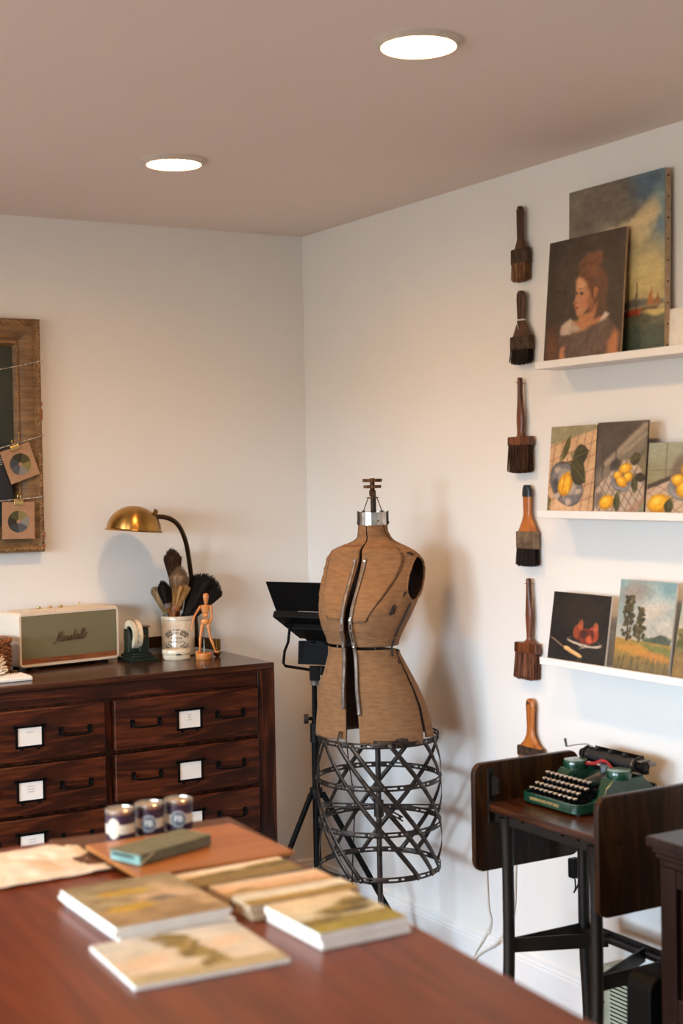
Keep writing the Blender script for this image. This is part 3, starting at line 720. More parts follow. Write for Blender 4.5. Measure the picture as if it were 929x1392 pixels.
#   v   left   right  d/a
SIL = [(711, 487.5, 526.5, 1.0), (722, 487, 527.5, 1.0), (730, 486, 531.5, .95), (735, 482, 536, .85), (739, 471, 544, .72), (743, 460, 553, .62), (748, 450, 562, .58), (754, 446.5, 569, .58), (762, 443, 573.5, .60), (772, 440, 575.5, .64),
       (785, 436.5, 575, .70), (800, 433.5, 571.5, .76), (820, 431, 562, .80), (835, 431.5, 554.5, .80), (850, 435, 546, .79), (863, 440.5, 540, .78), (873, 443, 537, .78), (885, 443, 540, .78), (905, 438, 550.5, .78),
       (930, 430.5, 563.5, .76), (955, 427, 574, .75), (985, 424, 581.5, .74), (1008, 423, 585, .74)]
def section(v):
    l, r, k = interp(SIL, v); l = (l - 507) * FK; r = (r - 507) * FK
    W_ = (r - l) / 2; a = W_ / math.sqrt(cs * cs + k * k * sn * sn); cf = -(l + r) / 2 / sn
    return a, k * a, cf
def fpt(t, v, off=0.0):
    """point on the form: T degrees round from the front towards its left, V the height"""
    a, d, cf = section(v); q = math.radians(t)
    bump = math.exp(-((v - 815) / 30) ** 2) * (math.exp(-((abs(t) - 30) / 17) ** 2) * .011 - math.exp(-(t / 11) ** 2) * .004)
    nrm = Fd * (math.cos(q) / max(d, .01)) + Ld * (math.sin(q) / a); nrm.normalize()
    p = Fd * (cf + d * math.cos(q)) + Ld * (a * math.sin(q)) + nrm * (bump + off)
    return Vector((p.x, p.y, vz(v)))
OPEN = [(711, .0012), (735, .002), (760, .005), (800, .009), (835, .011), (870, .013), (910, .016), (950, .019), (1005, .023)]
def topen(v):
    a, d, cf = section(v); return math.degrees(interp(OPEN, v)[0] / a)
AC, AV, AH, AW = 86.0, 784.0, 29.0, 25.0                            # armhole centre, half height, half width
def panel(name, tl, tr, v0, v1, nt_, nv_, off=0.0, th=.005, hole=False, mats=None, bottom=None):
    vv = []; ff = []
    for j in range(nv_ + 1):
        for i in range(nt_ + 1):
            s_ = i / nt_; v = lerp(v0, v1, j / nv_)
            if bottom and j == nv_: v = v1 + bottom(s_)
            t = lerp(tl(v), tr(v), s_)
            if hole:
                e = ((abs(t) - AC) / AW) ** 2 + ((v - AV) / AH) ** 2
                if .72 < e < 1.35:
                    k_ = 1 / math.sqrt(e); t = math.copysign(AC + (abs(t) - AC) * k_, t); v = AV + (v - AV) * k_
            vv.append(fpt(t, v, off))
    def q_in(f):
        return sum(((abs(P_[0]) - AC) / AW) ** 2 + ((P_[1] - AV) / AH) ** 2 for P_ in f) / 4 < .90
    for j in range(nv_):
        for i in range(nt_):
            if hole:
                c4 = [(lerp(tl(lerp(v0, v1, jj / nv_)), tr(lerp(v0, v1, jj / nv_)), ii / nt_), lerp(v0, v1, jj / nv_)) for ii, jj in ((i, j), (i + 1, j), (i + 1, j + 1), (i, j + 1))]
                if q_in(c4): continue
            ff.append((j * (nt_ + 1) + i, (j + 1) * (nt_ + 1) + i, (j + 1) * (nt_ + 1) + i + 1, j * (nt_ + 1) + i + 1))
    return MB().add(vv, ff).build(name, mats or [FORM, FORMI], df, solid=th, angle=60, fixn=False)
def flipn(o):
    o.data.flip_normals(); return o
P_UP = [panel('bust_panel', lambda v: topen(v), lambda v: 178, 712, 872, 90, 80, hole=True),
        panel('bust_panel', lambda v: -178, lambda v: -topen(v), 712, 870, 90, 80, hole=True)]
P_YK = [panel('front_yoke', lambda v: topen(v) + .2, lambda v: lerp(58, 23, (v - 742) / 97), 742, 839, 14, 24, off=.003, th=.004),
        panel('front_yoke', lambda v: -lerp(60, 25, (v - 740) / 95), lambda v: -topen(v) - .2, 740, 836, 14, 24, off=.003, th=.004)]
hb = lambda s_: 4 * math.sin(s_ * PI) - 3
P_HP = [panel('hip_panel', lambda v: topen(v), lambda v: lerp(86, 74, (v - 876) / 130), 876, 1004, 40, 40, bottom=hb),
        panel('hip_panel', lambda v: lerp(90, 80, (v - 876) / 130), lambda v: 176, 880, 998, 40, 40, bottom=hb),
        panel('hip_panel', lambda v: -106, lambda v: -topen(v) - .3, 874, 998, 44, 40, bottom=hb),
        panel('hip_panel', lambda v: -178, lambda v: -110, 876, 998, 30, 40, bottom=hb)]
# seams down the neck and over the shoulders
for ts, v0, v1 in ((70, 712, 742), (-72, 712, 742)):
    MB().tube([fpt(ts + (v - 712) * .5, v, .0008) for v in range(v0, v1, 3)], .0011, 6).build('seam', FORMI, df)
MB().tube([fpt(lerp(60, 22, (v - 742) / 97) + 1.2, v, .0006) for v in range(742, 841, 4)], .0010, 6).build('seam', FRAY, df)
MB().tube([fpt(-lerp(62, 24, (v - 740) / 95) - 1.2, v, .0006) for v in range(740, 837, 4)], .0010, 6).build('seam', FRAY, df)
# armhole bindings and frayed shoulder tops
for sg in (1, -1):
    q = random.Random(4)
    MB().tube([fpt(sg * (AC + AW * math.cos(a)), AV + AH * math.sin(a), -.001) for a in [2 * PI * i / 48 for i in range(48)]], [.0032 + q.uniform(-.0008, .0012) for _ in range(48)], 6, closed=True).build('armhole_edge', FORM, df)
q = random.Random(9); m = MB()
for i in range(70):
    a = q.uniform(-1.0, 2.0); p = fpt(AC + AW * math.cos(a), AV + AH * math.sin(a), 0); d = Vector((q.gauss(0, 1), q.gauss(0, 1), q.gauss(0, 1))).normalized() * q.uniform(.002, .006)
    m.tube([p, p + d], .0004, 3)
m.build('frayed_thread', FORM, df)['kind'] = 'stuff'
def patch(t, v, rt_, rv, seed, name='torn_patch', mt=FRAY):
    q = random.Random(seed); n = 16; vv = [fpt(t, v, .0016)]
    for ring in (.5, 1):
        for i in range(n):
            a = 2 * PI * i / n; k_ = ring * (q.uniform(.65, 1.15) if ring == 1 else 1); vv.append(fpt(t + rt_ * k_ * math.cos(a), v + rv * k_ * math.sin(a), .0016))
    ff = [(0, 1 + i, 1 + (i + 1) % n) for i in range(n)] + [(1 + i, 1 + n + i, 1 + n + (i + 1) % n, 1 + (i + 1) % n) for i in range(n)]
    MB().add(vv, ff).build(name, mt, df, solid=.001)
patch(54, 823, 4.5, 8, 1); patch(62, 803, 1.7, 4, 2); patch(66, 801, 1.2, 2, 8); patch(48, 997, 9, 5, 3); patch(-52, 745, 10, 3, 4); patch(72, 751, 6, 2.5, 5); patch(25, 834, 1.5, 4, 6); patch(-27, 831, 1.6, 4, 7); patch(80, 893, 2, 3, 11)
MB().add([fpt(t, v, .0022) for v in (995, 1005) for t in (20, 26, 32, 38, 44)], [(i, i + 1, 6 + i, 5 + i) for i in range(4)]).build('hem_plate', IRON, df, solid=.001)
for t0, t1, v0, v1 in ((80, 76, 815, 860), (76, 71, 862, 885)):
    m = MB(); K = 8
    vv = []
    for i in range(K + 1):
        v = lerp(v0, v1, i / K); t = lerp(t0, t1, i / K)
        for s_ in (-1, 1): vv.append(fpt(t + s_ * 2.2, v, .0025))
    m.add(vv, [(2 * i, 2 * i + 1, 2 * i + 3, 2 * i + 2) for i in range(K)]); m.build('side_strap', IRON, df, solid=.0012)
# grey strap hardware down both sides of the opening
def strap(sg, v0, v1, o0, o1, off=.0075, slots=(), wd=.0052):
    m = MB(); K = 40; vv = []; ff = []
    for i in range(K + 1):
        v = lerp(v0, v1, i / K); a, d, cf = section(v)
        tcen = topen(v) + math.degrees(lerp(o0, o1, i / K) / a)
        for s_ in (-1, -.3, .3, 1):
            p = fpt(sg * (tcen + math.degrees(s_ * wd / a)), v, off if v < 872 else off - .003); vv.append(p)
    for i in range(K):
        v = lerp(v0, v1, (i + .5) / K)
        for j in range(3):
            if j == 1 and any(a <= v <= b_ for a, b_ in slots): continue
            ff.append((4 * i + j, 4 * i + j + 1, 4 * i + j + 5, 4 * i + j + 4))
    o = m.add(vv, ff).build('steel_strap', STEELG, df, solid=.0014)
    for v in (v0 + 3, v1 - 3):
        a, d, cf = section(v); t = sg * (topen(v) + math.degrees(lerp(o0, o1, (v - v0) / (v1 - v0)) / a)); p = fpt(t, v, off); n_ = (fpt(t, v, off + .01) - p).normalized()
        MB().cyl(p - n_ * .001, p + n_ * .0018, .0026, n=10).build('rivet', STEEL, df)
for sg in (1, -1):
    strap(sg, 757, 836, .012, .003); strap(sg, 832, 874, .002, .004, .0095, ((841, 848), (851, 866))); strap(sg, 868, 962 if sg > 0 else 955, .004, .006, .0085)
# inside: pole, wire cone, screws
ax = Vector((0, .0, 0)); px_ = (508 - 507) * FK
MB().cyl((px_, 0, .02), (px_, 0, vz(668)), .0085, n=16).build('centre_pole', IRON, df)
for s_ in (-1, 1):
    MB().tube([Vector((px_, 0, vz(905))), Vector((px_ - .04, -.03 + .02 * s_, vz(903))), Vector((px_ - .085, -.05, vz(902)))], .004, 6).build('spreader_rod', IRON, df)
MB().box((px_ - .045, .01, vz(945)), (.03, .02, .14)).build('inner_block', FORMI, df, bevel=.003)
# neck collar, wire cone, hand wheels
NC = Vector(((507 - 507) * FK, 0, 0))
m = MB(); n = 48; R_ = 20.2 * FK; vv = []; ff = []
for z in (vz(713.5), vz(696)):
    for r in (R_, R_ - .0015):
        for i in range(n): vv.append((NC.x + r * math.cos(2 * PI * i / n), r * math.sin(2 * PI * i / n), z))
for i in range(n):
    j = (i + 1) % n
    ff += [(i, j, 2 * n + j, 2 * n + i), (n + i, 3 * n + i, 3 * n + j, n + j), (2 * n + i, 2 * n + j, 3 * n + j, 3 * n + i), (i, n + i, n + j, j)]
m.add(vv, ff); m.build('neck_band', STEEL, df)
MB().cyl((NC.x, 0, vz(712)), (NC.x, 0, vz(699)), R_ - .003, n=32).build('neck_cap', FORMI, df)
for a in (-2.9, -.22, .9, 2.2, -1.25):
    p = Vector((NC.x + math.cos(a) * (R_ + .0012), math.sin(a) * (R_ + .0012), vz(704)))
    if a == -1.25: MB().cyl(p + Vector((0, 0, -.008)), p + Vector((math.cos(a) * .002, math.sin(a) * .002, -.008)), .0024, n=10).build('rivet', BRASS, df); continue
    MB().box((0, 0, 0), (.003, .013, .043), M=Matrix.Translation(p) @ Matrix.Rotation(a, 4, 'Z')).build('collar_clip', IRON, df, bevel=.001)
    MB().cyl(p + Vector((0, 0, -.014)), p + Vector((math.cos(a) * .004, math.sin(a) * .004, -.014)), .003, n=8).build('rivet', IRON, df)
for i in range(6):
    a = 2 * PI * i / 6 + .5
    MB().cyl((NC.x + .035 * math.cos(a), .035 * math.sin(a), vz(697)), (NC.x + .016 * math.cos(a), .016 * math.sin(a), vz(677.5)), .0014, n=6).build('cone_wire', IRON, df)
RUST = mat('rusted_brass', S(108, 74, 44), .5, .7, S(70, 44, 26), 60, rough2=.7)
MB().lathe([(.015, 0), (.0185, .001), (.0185, .003), (.013, .004), (0, .004)], 28, M=Matrix.Translation((NC.x, 0, vz(677.5)))).build('cone_disc', RUST, df)
MB().box((NC.x, 0, vz(670)), (.020, .020, .018)).build('square_nut', RUST, df, bevel=.003)
for v, r, h in ((661.5, .0265, .009), (653, .0290, .010)):
    m = MB(); n = 40; vv = []
    for z in (-h / 2, h / 2):
        for i in range(n * 2):
            rr = r * (1 + (.03 if i % 4 < 2 else -.03)); a = 2 * PI * i / (n * 2); vv.append((NC.x + rr * math.cos(a), rr * math.sin(a), vz(v) + z))
    N2 = n * 2
    m.add(vv, [(i, (i + 1) % N2, N2 + (i + 1) % N2, N2 + i) for i in range(N2)] + [tuple(range(N2)), tuple(range(N2, 2 * N2))])
    m.build('hand_wheel', RUST, df, bevel=.0012)
MB().cyl((NC.x, 0, vz(672)), (NC.x, 0, vz(650)), .0075, n=14).build('screw_stem', RUST, df)
# steel skirt cage
CX = (509 - 507) * FK
def cage_r(z): return .1895 - .004 * abs((z - .57) / .2) ** 2
def ring_pt(a, z, r): return Vector((CX + r * math.sin(a), -r * math.cos(a), z))
def cage_ring(v, half=.0085, r=None):
    z = vz(v); r = r or cage_r(z); m = MB(); N_ = 120; vv = []; ff = []
    for i in range(N_):
        a = 2 * PI * i / N_
        for s_ in (-1, -.32, .32, 1): vv.append(ring_pt(a, z + s_ * half, r))
    for i in range(N_):
        j = (i + 1) % N_
        for k_ in range(3):
            if k_ == 1 and (i % 10) in (2, 3, 4, 6): continue
            ff.append((4 * i + k_, 4 * j + k_, 4 * j + k_ + 1, 4 * i + k_ + 1))
    return m.add(vv, ff).build('cage_ring', IRON, df, solid=.0013, fixn=True)
VR = [1001, 1057, 1118, 1178]
for v in VR: cage_ring(v)
for a in (-1.75, 1.45, .35, 3.3):
    p = ring_pt(a, vz(1096), .188); c0 = Vector((px_, 0, vz(1098))); d = (p - c0); d.z = 0; L_ = d.length; d.normalize(); m = MB()
    Mx = Matrix.Translation(c0) @ Matrix.Rotation(math.atan2(d.y, d.x), 4, 'Z')
    for z_ in (-.0055, .0055): m.box((L_ / 2, 0, z_), (L_, .0016, .0045), M=Mx)
    for q_ in (.12, .5, .88): m.box((L_ * q_, 0, 0), (.018, .0016, .012), M=Mx)
    m.build('cage_spoke', IRON, df)
MB().cyl((px_, 0, vz(1112)), (px_, 0, vz(1090)), .015, n=16).build('hub', IRON, df)
for a0 in (-128, -118, -63, -43, -29, 8, 44, 60, 98, 134, 176):
    m = MB(); K = 26; vv = []
    for i in range(K + 1):
        u_ = i / K; v = lerp(998, 1181, u_); a = math.radians(a0 + 100 * u_); r = cage_r(vz(v)) + .0022
        tv = Vector((math.cos(a) * math.radians(100) * r, math.sin(a) * math.radians(100) * r, -183 * FK)).normalized(); rad = Vector((math.sin(a), -math.cos(a), 0)); bn = tv.cross(rad).normalized()
        for s_ in (-1, 1): vv.append(ring_pt(a, vz(v), r) + bn * s_ * .0072)
    m.add(vv, [(2 * i, 2 * i + 1, 2 * i + 3, 2 * i + 2) for i in range(K)])
    m.build('cage_strap', IRON, df, solid=.0012)
    for v in VR:
        a = math.radians(a0 + 100 * (v - 998) / 183); r = cage_r(vz(v)) + .003; p = ring_pt(a, vz(v), r); d = Vector((math.sin(a), -math.cos(a), 0))
        MB().cyl(p, p + d * .0022, .003, n=8).build('rivet', STEELG, df)
for a in (-2.2, -.75, .7, 2.3, 3.6):                                # struts that hold the form on the cage
    MB().tube([ring_pt(a, vz(1003), .187), ring_pt(a, vz(985), .170)], .005, 4, flat=.35).build('hanger_strut', IRON, df)
for i in range(3):
    a = i * 2.094 + .4
    MB().tube(catmull([(px_, 0, .16), (px_ + .05 * math.cos(a), .05 * math.sin(a), .13), (px_ + .13 * math.cos(a), .13 * math.sin(a), .05), (px_ + .175 * math.cos(a), .175 * math.sin(a), .012)], 5), [.013] * 10 + [.011] * 6, 8).build('base_foot', IRON, df)

# ------------------------------------------------------------------ black studio light on its stand
SD = 4.78; SK = SD / 2005.4
spos = Vector((-0.3213, -0.6007, 0))
st = thing('studio_light', 'black LED panel light with barn doors on a tripod stand behind the dress form', 'lamp', (spos.x, spos.y, 0), RZF)
z900 = 0.95532
def SV(u, v, dy=0): return Vector(((u - 423) * SK, dy, z900 - (v - 900) * SK))
def pole(v0, v1, r, nm): MB().cyl(SV(423, v1), SV(423, v0), r, n=16).build(nm, BLACK, st)
Rz = lambda p: Vector(p)
pole(925, 985, .0085, 'upper_pole'); pole(975, 1085, .0105, 'middle_pole'); pole(1000, 1215, .0125, 'lower_pole')
MB().cyl(SV(423, 1009), SV(423, 984), .0165, n=18).build('clamp_collar', BLACKP, st)
MB().cyl(SV(423, 977), SV(412, 977, -.004), .006, n=12).build('knob_stem', BLACKP, st)
MB().cyl(SV(408, 977, -.005), SV(414, 977, -.004), .0155, n=14).build('tightening_knob', IRON, st)
MB().cyl(SV(423, 1085), SV(423, 1072), .021, n=18).build('leg_hub', BLACKP, st)
zg = .008
hub = SV(423, 1079)
for nm, a in (('a', -2.5), ('b', .0), ('c', 1.6)):
    d = Vector((math.cos(a), math.sin(a), 0)); rr = .30
    MB().tube([hub + d * .02, Vector((d.x * rr, d.y * rr, zg))], .0095, 10).build('tripod_leg', BLACK, st)
    MB().tube([SV(423, 1190) + d * .008, lerp(hub + d * .02, Vector((d.x * rr, d.y * rr, zg)), .58)], .005, 6).build('leg_brace', BLACK, st)
    MB().ell((d.x * rr, d.y * rr, .011), (.014, .014, .011), 10, 8).build('rubber_foot', BLACKP, st)
MB().box(SV(424, 915), (.034, .034, .046)).build('stand_head', BLACKP, st, bevel=.004)
MB().cyl(SV(424, 931), SV(424, 924), .0135, n=16).build('head_collar', STEELG, st)
MB().lathe([(.008, 0), (.010, .004), (.010, .026), (.007, .030), (0, .03)], 8, M=Matrix.Translation(SV(433, 917, -.01)) @ Matrix.Rotation(.15, 4, 'Y')).build('head_knob', BLACKP, st)
psi, tl_ = math.radians(30), math.radians(62)
nh = Vector((math.sin(psi), math.cos(psi), 0)); lat = Vector((math.cos(psi), -math.sin(psi), 0)); nr = nh * math.cos(tl_) + Vector((0, 0, math.sin(tl_))); upv = lat.cross(nr) * -1
if upv.z < 0: upv = -upv
pc = SV(435, 851, 0)
Mp = Matrix.Identity(4)
for i in range(3): Mp[i][0], Mp[i][1], Mp[i][2], Mp[i][3] = lat[i], upv[i], nr[i], pc[i]
PW, PH = .27, .19
MB().box((0, 0, 0), (PW, PH, .024), M=Mp).build('panel_body', BLACKP, st, bevel=.005)
MB().box((0.01, -.01, -.022), (PW * .66, PH * .62, .022), M=Mp).build('control_housing', BLACKP, st, bevel=.004)
MB().box((0, 0, .0125), (PW - .03, PH - .03, .002), M=Mp).build('diffuser', WHITEP, st, flat=True)
for i in range(3): MB().cyl(Mp @ Vector((-.05 + .05 * i, -.05, -.034)), Mp @ Vector((-.05 + .05 * i, -.05, -.042)), .008, n=14).build('dial', BLACKP, st)
def door(pts, nm='barn_door'): MB().add(pts, [(0, 1, 2, 3)]).build(nm, BLACK, st, solid=.0018, flat=True)
hx = PW / 2 - .01
a_ = math.radians(115)
def dv(x, y, z): return Mp @ Vector((x, y, z))
dU = (math.cos(math.radians(72)), math.sin(math.radians(72)))
door([dv(-hx, PH / 2, .012), dv(hx, PH / 2, .012), dv(hx + .02, PH / 2 + .10 * .80, .012 + .11 * .6), dv(-hx - .012, PH / 2 + .10 * .80, .012 + .11 * .6)])
door([dv(-PW / 2, -PH / 2 + .02, .012), dv(-PW / 2, PH / 2 - .02, .012), dv(-PW / 2 - .03, PH / 2 - .01, .09), dv(-PW / 2 - .03, -PH / 2 + .01, .09)])
door([dv(PW / 2, -PH / 2 + .02, .012), dv(PW / 2, PH / 2 - .02, .012), dv(PW / 2 + .03, PH / 2 - .01, .09), dv(PW / 2 + .03, -PH / 2 + .01, .09)])
lo_ = [SV(402, 873, .06), SV(446, 872, .03), SV(450, 906, .02), SV(400.5, 905, .05)]; door(lo_)
# U-shaped yoke bracket
yk = [SV(384, 848, .0), SV(391.5, 849, .0), SV(388.5, 872), SV(383.5, 884), SV(381.5, 900), SV(384, 904.5), SV(424, 911.5), SV(466, 919), SV(469, 914), SV(471, 893), SV(468, 881), SV(470, 862)]
MB().tube(yk[1:], .0052, 6).build('yoke_bracket', BLACK, st)
MB().cyl(yk[0], yk[1] + Vector((.01, 0, 0)), .006, n=10).build('yoke_bolt', BLACK, st)
# lead hanging from the light
ld = MB().tube(catmull([SV(468, 925, .02), SV(464, 985, .0), SV(467, 1025, -.02), SV(471, 1060, 0), SV(475, 1095, .01), SV(473, 1140, .02), SV(470, 1200, .03), SV(472, 1240, .02)], 6), .0022, 6).build('light_lead', BLACKP, st)
# ------------------------------------------------------------------ painted pictures: colours computed per vertex from simple brush functions
PAINT = paint_mat('oil_paint'); PAINTM = paint_mat('matt_paint', .6, .3)
EDGE = mat('raw_canvas_edge', S(186, 162, 132), .85, col2=S(166, 142, 112), scale=60)
EDGEW = mat('white_canvas_edge', S(232, 226, 216), .8, col2=S(222, 214, 202), scale=40)
EDGED = mat('dark_panel_edge', S(70, 56, 46), .8)
def hash2(i, j, sd):
    h = np.sin(i * 127.1 + j * 311.7 + sd * 74.7) * 43758.5453; return h - np.floor(h)
def vnoise(x, y, sd):
    i, j = np.floor(x), np.floor(y); f, g = x - i, y - j; f = f * f * (3 - 2 * f); g = g * g * (3 - 2 * g)
    return (hash2(i, j, sd) * (1 - f) + hash2(i + 1, j, sd) * f) * (1 - g) + (hash2(i, j + 1, sd) * (1 - f) + hash2(i + 1, j + 1, sd) * f) * g
def fbm(x, y, sd, o=4):
    r = 0; a = .5
    for k in range(o): r = r + a * vnoise(x * 2 ** k, y * 2 ** k, sd + k); a *= .5
    return r / (1 - .5 ** o)
class Pic:
    """U runs left to right, V from bottom to top, both 0..1; ASP is width / height"""
    def __init__(s, nu, nv, asp, col, sd=1):
        s.nu, s.nv, s.asp, s.sd = nu, nv, asp, sd
        s.U, s.V = np.meshgrid(np.linspace(0, 1, nu + 1), np.linspace(0, 1, nv + 1)); s.X = s.U * asp
        s.C = np.ones(s.U.shape + (3,)) * np.array(col, float)
        s.jx = (fbm(s.X * 14, s.V * 14, sd) - .5) * .03; s.jy = (fbm(s.X * 14, s.V * 14, sd + 9) - .5) * .03
    def mix(s, mask, col):
        mk = np.clip(mask, 0, 1)[..., None]; s.C = s.C * (1 - mk) + np.array(col, float) * mk; return s
    def noise(s, sc, amt, cs=(1, 1, 1), sx=1.0, sy=1.0, sd=0):
        n = fbm(s.X * sc * sx, s.V * sc * sy, s.sd + sd + 3) - .5; s.C = s.C + n[..., None] * amt * np.array(cs, float); return s
    def grad(s, v0, c0, v1, c1, mask=1.0):
        t = np.clip((s.V + s.jy - v0) / (v1 - v0), 0, 1)[..., None]; c = np.array(c0, float) * (1 - t) + np.array(c1, float) * t
        mk = (np.ones_like(s.V) * mask)[..., None]; s.C = s.C * (1 - mk) + c * mk; return s
    def ell(s, u, v, ru, rv, col, rot=0.0, soft=.15, wob=1.0, a=1.0):
        x, y = s.X + s.jx * wob - u * s.asp, s.V + s.jy * wob - v; c, q = math.cos(rot), math.sin(rot)
        d = np.sqrt(((x * c + y * q) / (ru * s.asp)) ** 2 + ((-x * q + y * c) / rv) ** 2)
        return s.mix(a * np.clip((1 - d) / soft + .5, 0, 1), col)
    def poly(s, pts, col, soft=.008, wob=.5, a=1.0):
        x, y = s.X + s.jx * wob, s.V + s.jy * wob; ins = np.zeros(x.shape, bool); dm = np.full(x.shape, 9.)
        n = len(pts)
        for i in range(n):
            x0, y0 = pts[i][0] * s.asp, pts[i][1]; x1, y1 = pts[(i + 1) % n][0] * s.asp, pts[(i + 1) % n][1]
            cnd = (y0 > y) != (y1 > y)
            with np.errstate(divide='ignore', invalid='ignore'): xi = (x1 - x0) * (y - y0) / ((y1 - y0) if y1 != y0 else 1e-9) + x0
            ins ^= cnd & (x < xi)
            t = np.clip(((x - x0) * (x1 - x0) + (y - y0) * (y1 - y0)) / ((x1 - x0) ** 2 + (y1 - y0) ** 2 + 1e-9), 0, 1)
            dm = np.minimum(dm, np.hypot(x - x0 - t * (x1 - x0), y - y0 - t * (y1 - y0)))
        return s.mix(a * np.clip(np.where(ins, dm, -dm) / soft + .5, 0, 1), col)
    def line(s, p, q, w_, col, a=1.0, soft=.5):
        x, y = s.X + s.jx * .3, s.V + s.jy * .3; x0, y0, x1, y1 = p[0] * s.asp, p[1], q[0] * s.asp, q[1]
        t = np.clip(((x - x0) * (x1 - x0) + (y - y0) * (y1 - y0)) / ((x1 - x0) ** 2 + (y1 - y0) ** 2 + 1e-9), 0, 1)
        d = np.hypot(x - x0 - t * (x1 - x0), y - y0 - t * (y1 - y0)); return s.mix(a * np.clip((1 - d / w_) / soft + .5, 0, 1), col)
    def mesh(s, name, wd, ht, y, parent, mt, bx=None):
        s.noise(34, 22, (1, .95, .85)); s.noise(80, 12, sd=6)
        nu, nv = s.nu, s.nv; xs = (s.U - .5) * wd; zs = s.V * ht
        if bx is not None: vv = np.stack([xs, zs - ht / 2, np.full_like(xs, y)], -1).reshape(-1, 3)
        else: vv = np.stack([xs, np.full_like(xs, y), zs], -1).reshape(-1, 3)
        i, j = np.meshgrid(np.arange(nu), np.arange(nv)); b = (j * (nu + 1) + i).ravel()
        ff = np.stack([b, b + 1, b + nu + 2, b + nu + 1], -1)
        me = bpy.data.meshes.new(name); me.from_pydata(vv.tolist(), [], ff.tolist()); me.materials.append(mt)
        at = me.color_attributes.new('paint', 'FLOAT_COLOR', 'POINT')
        c = np.clip(s.C, 0, 255) / 255.0; lin = np.where(c <= .04045, c / 12.92, ((c + .055) / 1.055) ** 2.4)
        rgba = np.concatenate([lin, np.ones(lin.shape[:2] + (1,))], -1).astype(np.float32).ravel()
        at.data.foreach_set('color', rgba)
        o = bpy.data.objects.new(name, me); COL.objects.link(o); o.parent = parent; return o

def pic_portrait():
    p = Pic(96, 132, .72, (56, 44, 36), 3); p.noise(7, 34, (1, .85, .75)); p.noise(20, 22)
    p.poly([(0, 0), (.13, 0), (.16, 1), (0, 1)], (46, 34, 26), .08); p.ell(.10, .10, .09, .20, (104, 62, 34), 0, .9, a=.8)
    p.ell(.88, .5, .12, .5, (38, 30, 26), 0, .8, a=.6)
    hair = (98, 58, 34)
    p.ell(.60, .56, .20, .20, hair, .2, .25); p.ell(.50, .78, .09, .045, hair, .2, .3); p.ell(.62, .80, .12, .055, (110, 66, 38), -.2, .3); p.ell(.73, .42, .07, .22, (84, 52, 34), .12, .5, a=.8); p.ell(.78, .30, .06, .14, (74, 48, 34), .2, .6, a=.7)
    p.poly([(.44, .36), (.62, .38), (.68, .44), (.64, .26), (.72, .22), (.58, .15), (.42, .20)], (176, 116, 72), .03)   # neck
    p.poly([(.33, .33), (.30, .26), (.40, .18), (.62, .20), (.80, .28), (.74, .33), (.58, .30)], (178, 118, 76), .03)
    p.poly([(.415, .68), (.40, .60), (.395, .54), (.385, .495), (.365, .465), (.385, .452), (.385, .425), (.40, .40), (.405, .375), (.43, .355), (.50, .36), (.58, .43), (.63, .52), (.62, .62), (.52, .70)], (182, 128, 90), .02)
    p.ell(.46, .60, .06, .06, (204, 152, 110), 0, .8, a=.8); p.ell(.53, .47, .07, .05, (186, 112, 76), 0, .9, a=.8); p.ell(.60, .44, .05, .07, (140, 86, 54), .3, .8, a=.8)
    p.poly([(.405, .675), (.44, .672), (.49, .655), (.535, .615), (.565, .56), (.60, .49), (.64, .48), (.70, .54), (.69, .70), (.60, .78), (.48, .77), (.42, .73)], hair, .03); p.ell(.60, .70, .08, .05, (130, 80, 46), .3, .8, a=.6)
    p.ell(.655, .525, .026, .042, (176, 106, 66), .1, .3); p.ell(.66, .52, .012, .026, (128, 70, 44), .1, .5)
    p.ell(.475, .540, .030, .014, (120, 84, 64), 0, .6); p.ell(.470, .540, .012, .010, (44, 34, 30), 0, .6); p.line((.435, .572), (.52, .578), .006, (134, 88, 58), .7); p.ell(.405, .548, .014, .012, (78, 52, 42), 0, .6)
    p.line((.395, .54), (.385, .49), .005, (150, 96, 62)); p.ell(.392, .468, .02, .010, (140, 84, 58), 0, .7); p.ell(.41, .425, .026, .012, (158, 70, 58), .1, .5); p.line((.395, .427), (.43, .424), .004, (108, 48, 42))
    dress = (92, 72, 62)
    p.poly([(.22, .30), (.34, .35), (.40, .30), (.50, .245), (.36, .21), (.24, .20), (.20, .24)], (172, 150, 132), .02); p.ell(.30, .28, .05, .05, (196, 178, 160), 0, .8, a=.7)
    p.poly([(.70, .26), (.78, .36), (.84, .34), (.80, .28)], (206, 188, 170), .02)
    p.poly([(.27, 0), (.26, .17), (.34, .21), (.50, .23), (.68, .28), (.84, .31), (.92, .24), (.90, .10), (.86, 0)], dress, .03); p.noise(0.1, 0)
    p.poly([(.18, .17), (.20, .22), (.32, .22), (.28, .13), (.22, .13)], (84, 66, 58), .02); p.poly([(.20, 0), (.22, .12), (.28, .13), (.29, 0)], (176, 116, 76), .03)
    for i in range(14):
        x = .32 + i * .04; p.line((x, .02 + .06 * hash2(i, 3, 1)), (x + .06, .14 + .12 * hash2(i, 5, 2)), .022, (112, 92, 80) if i % 2 else (74, 58, 52), .35, 1.2)
    p.poly([(.82, 0), (.84, .12), (.92, .22), (.97, .18), (.98, 0)], (172, 110, 68), .05); p.noise(26, 16, (1, .9, .8), .6, 1.4, 5)
    return p
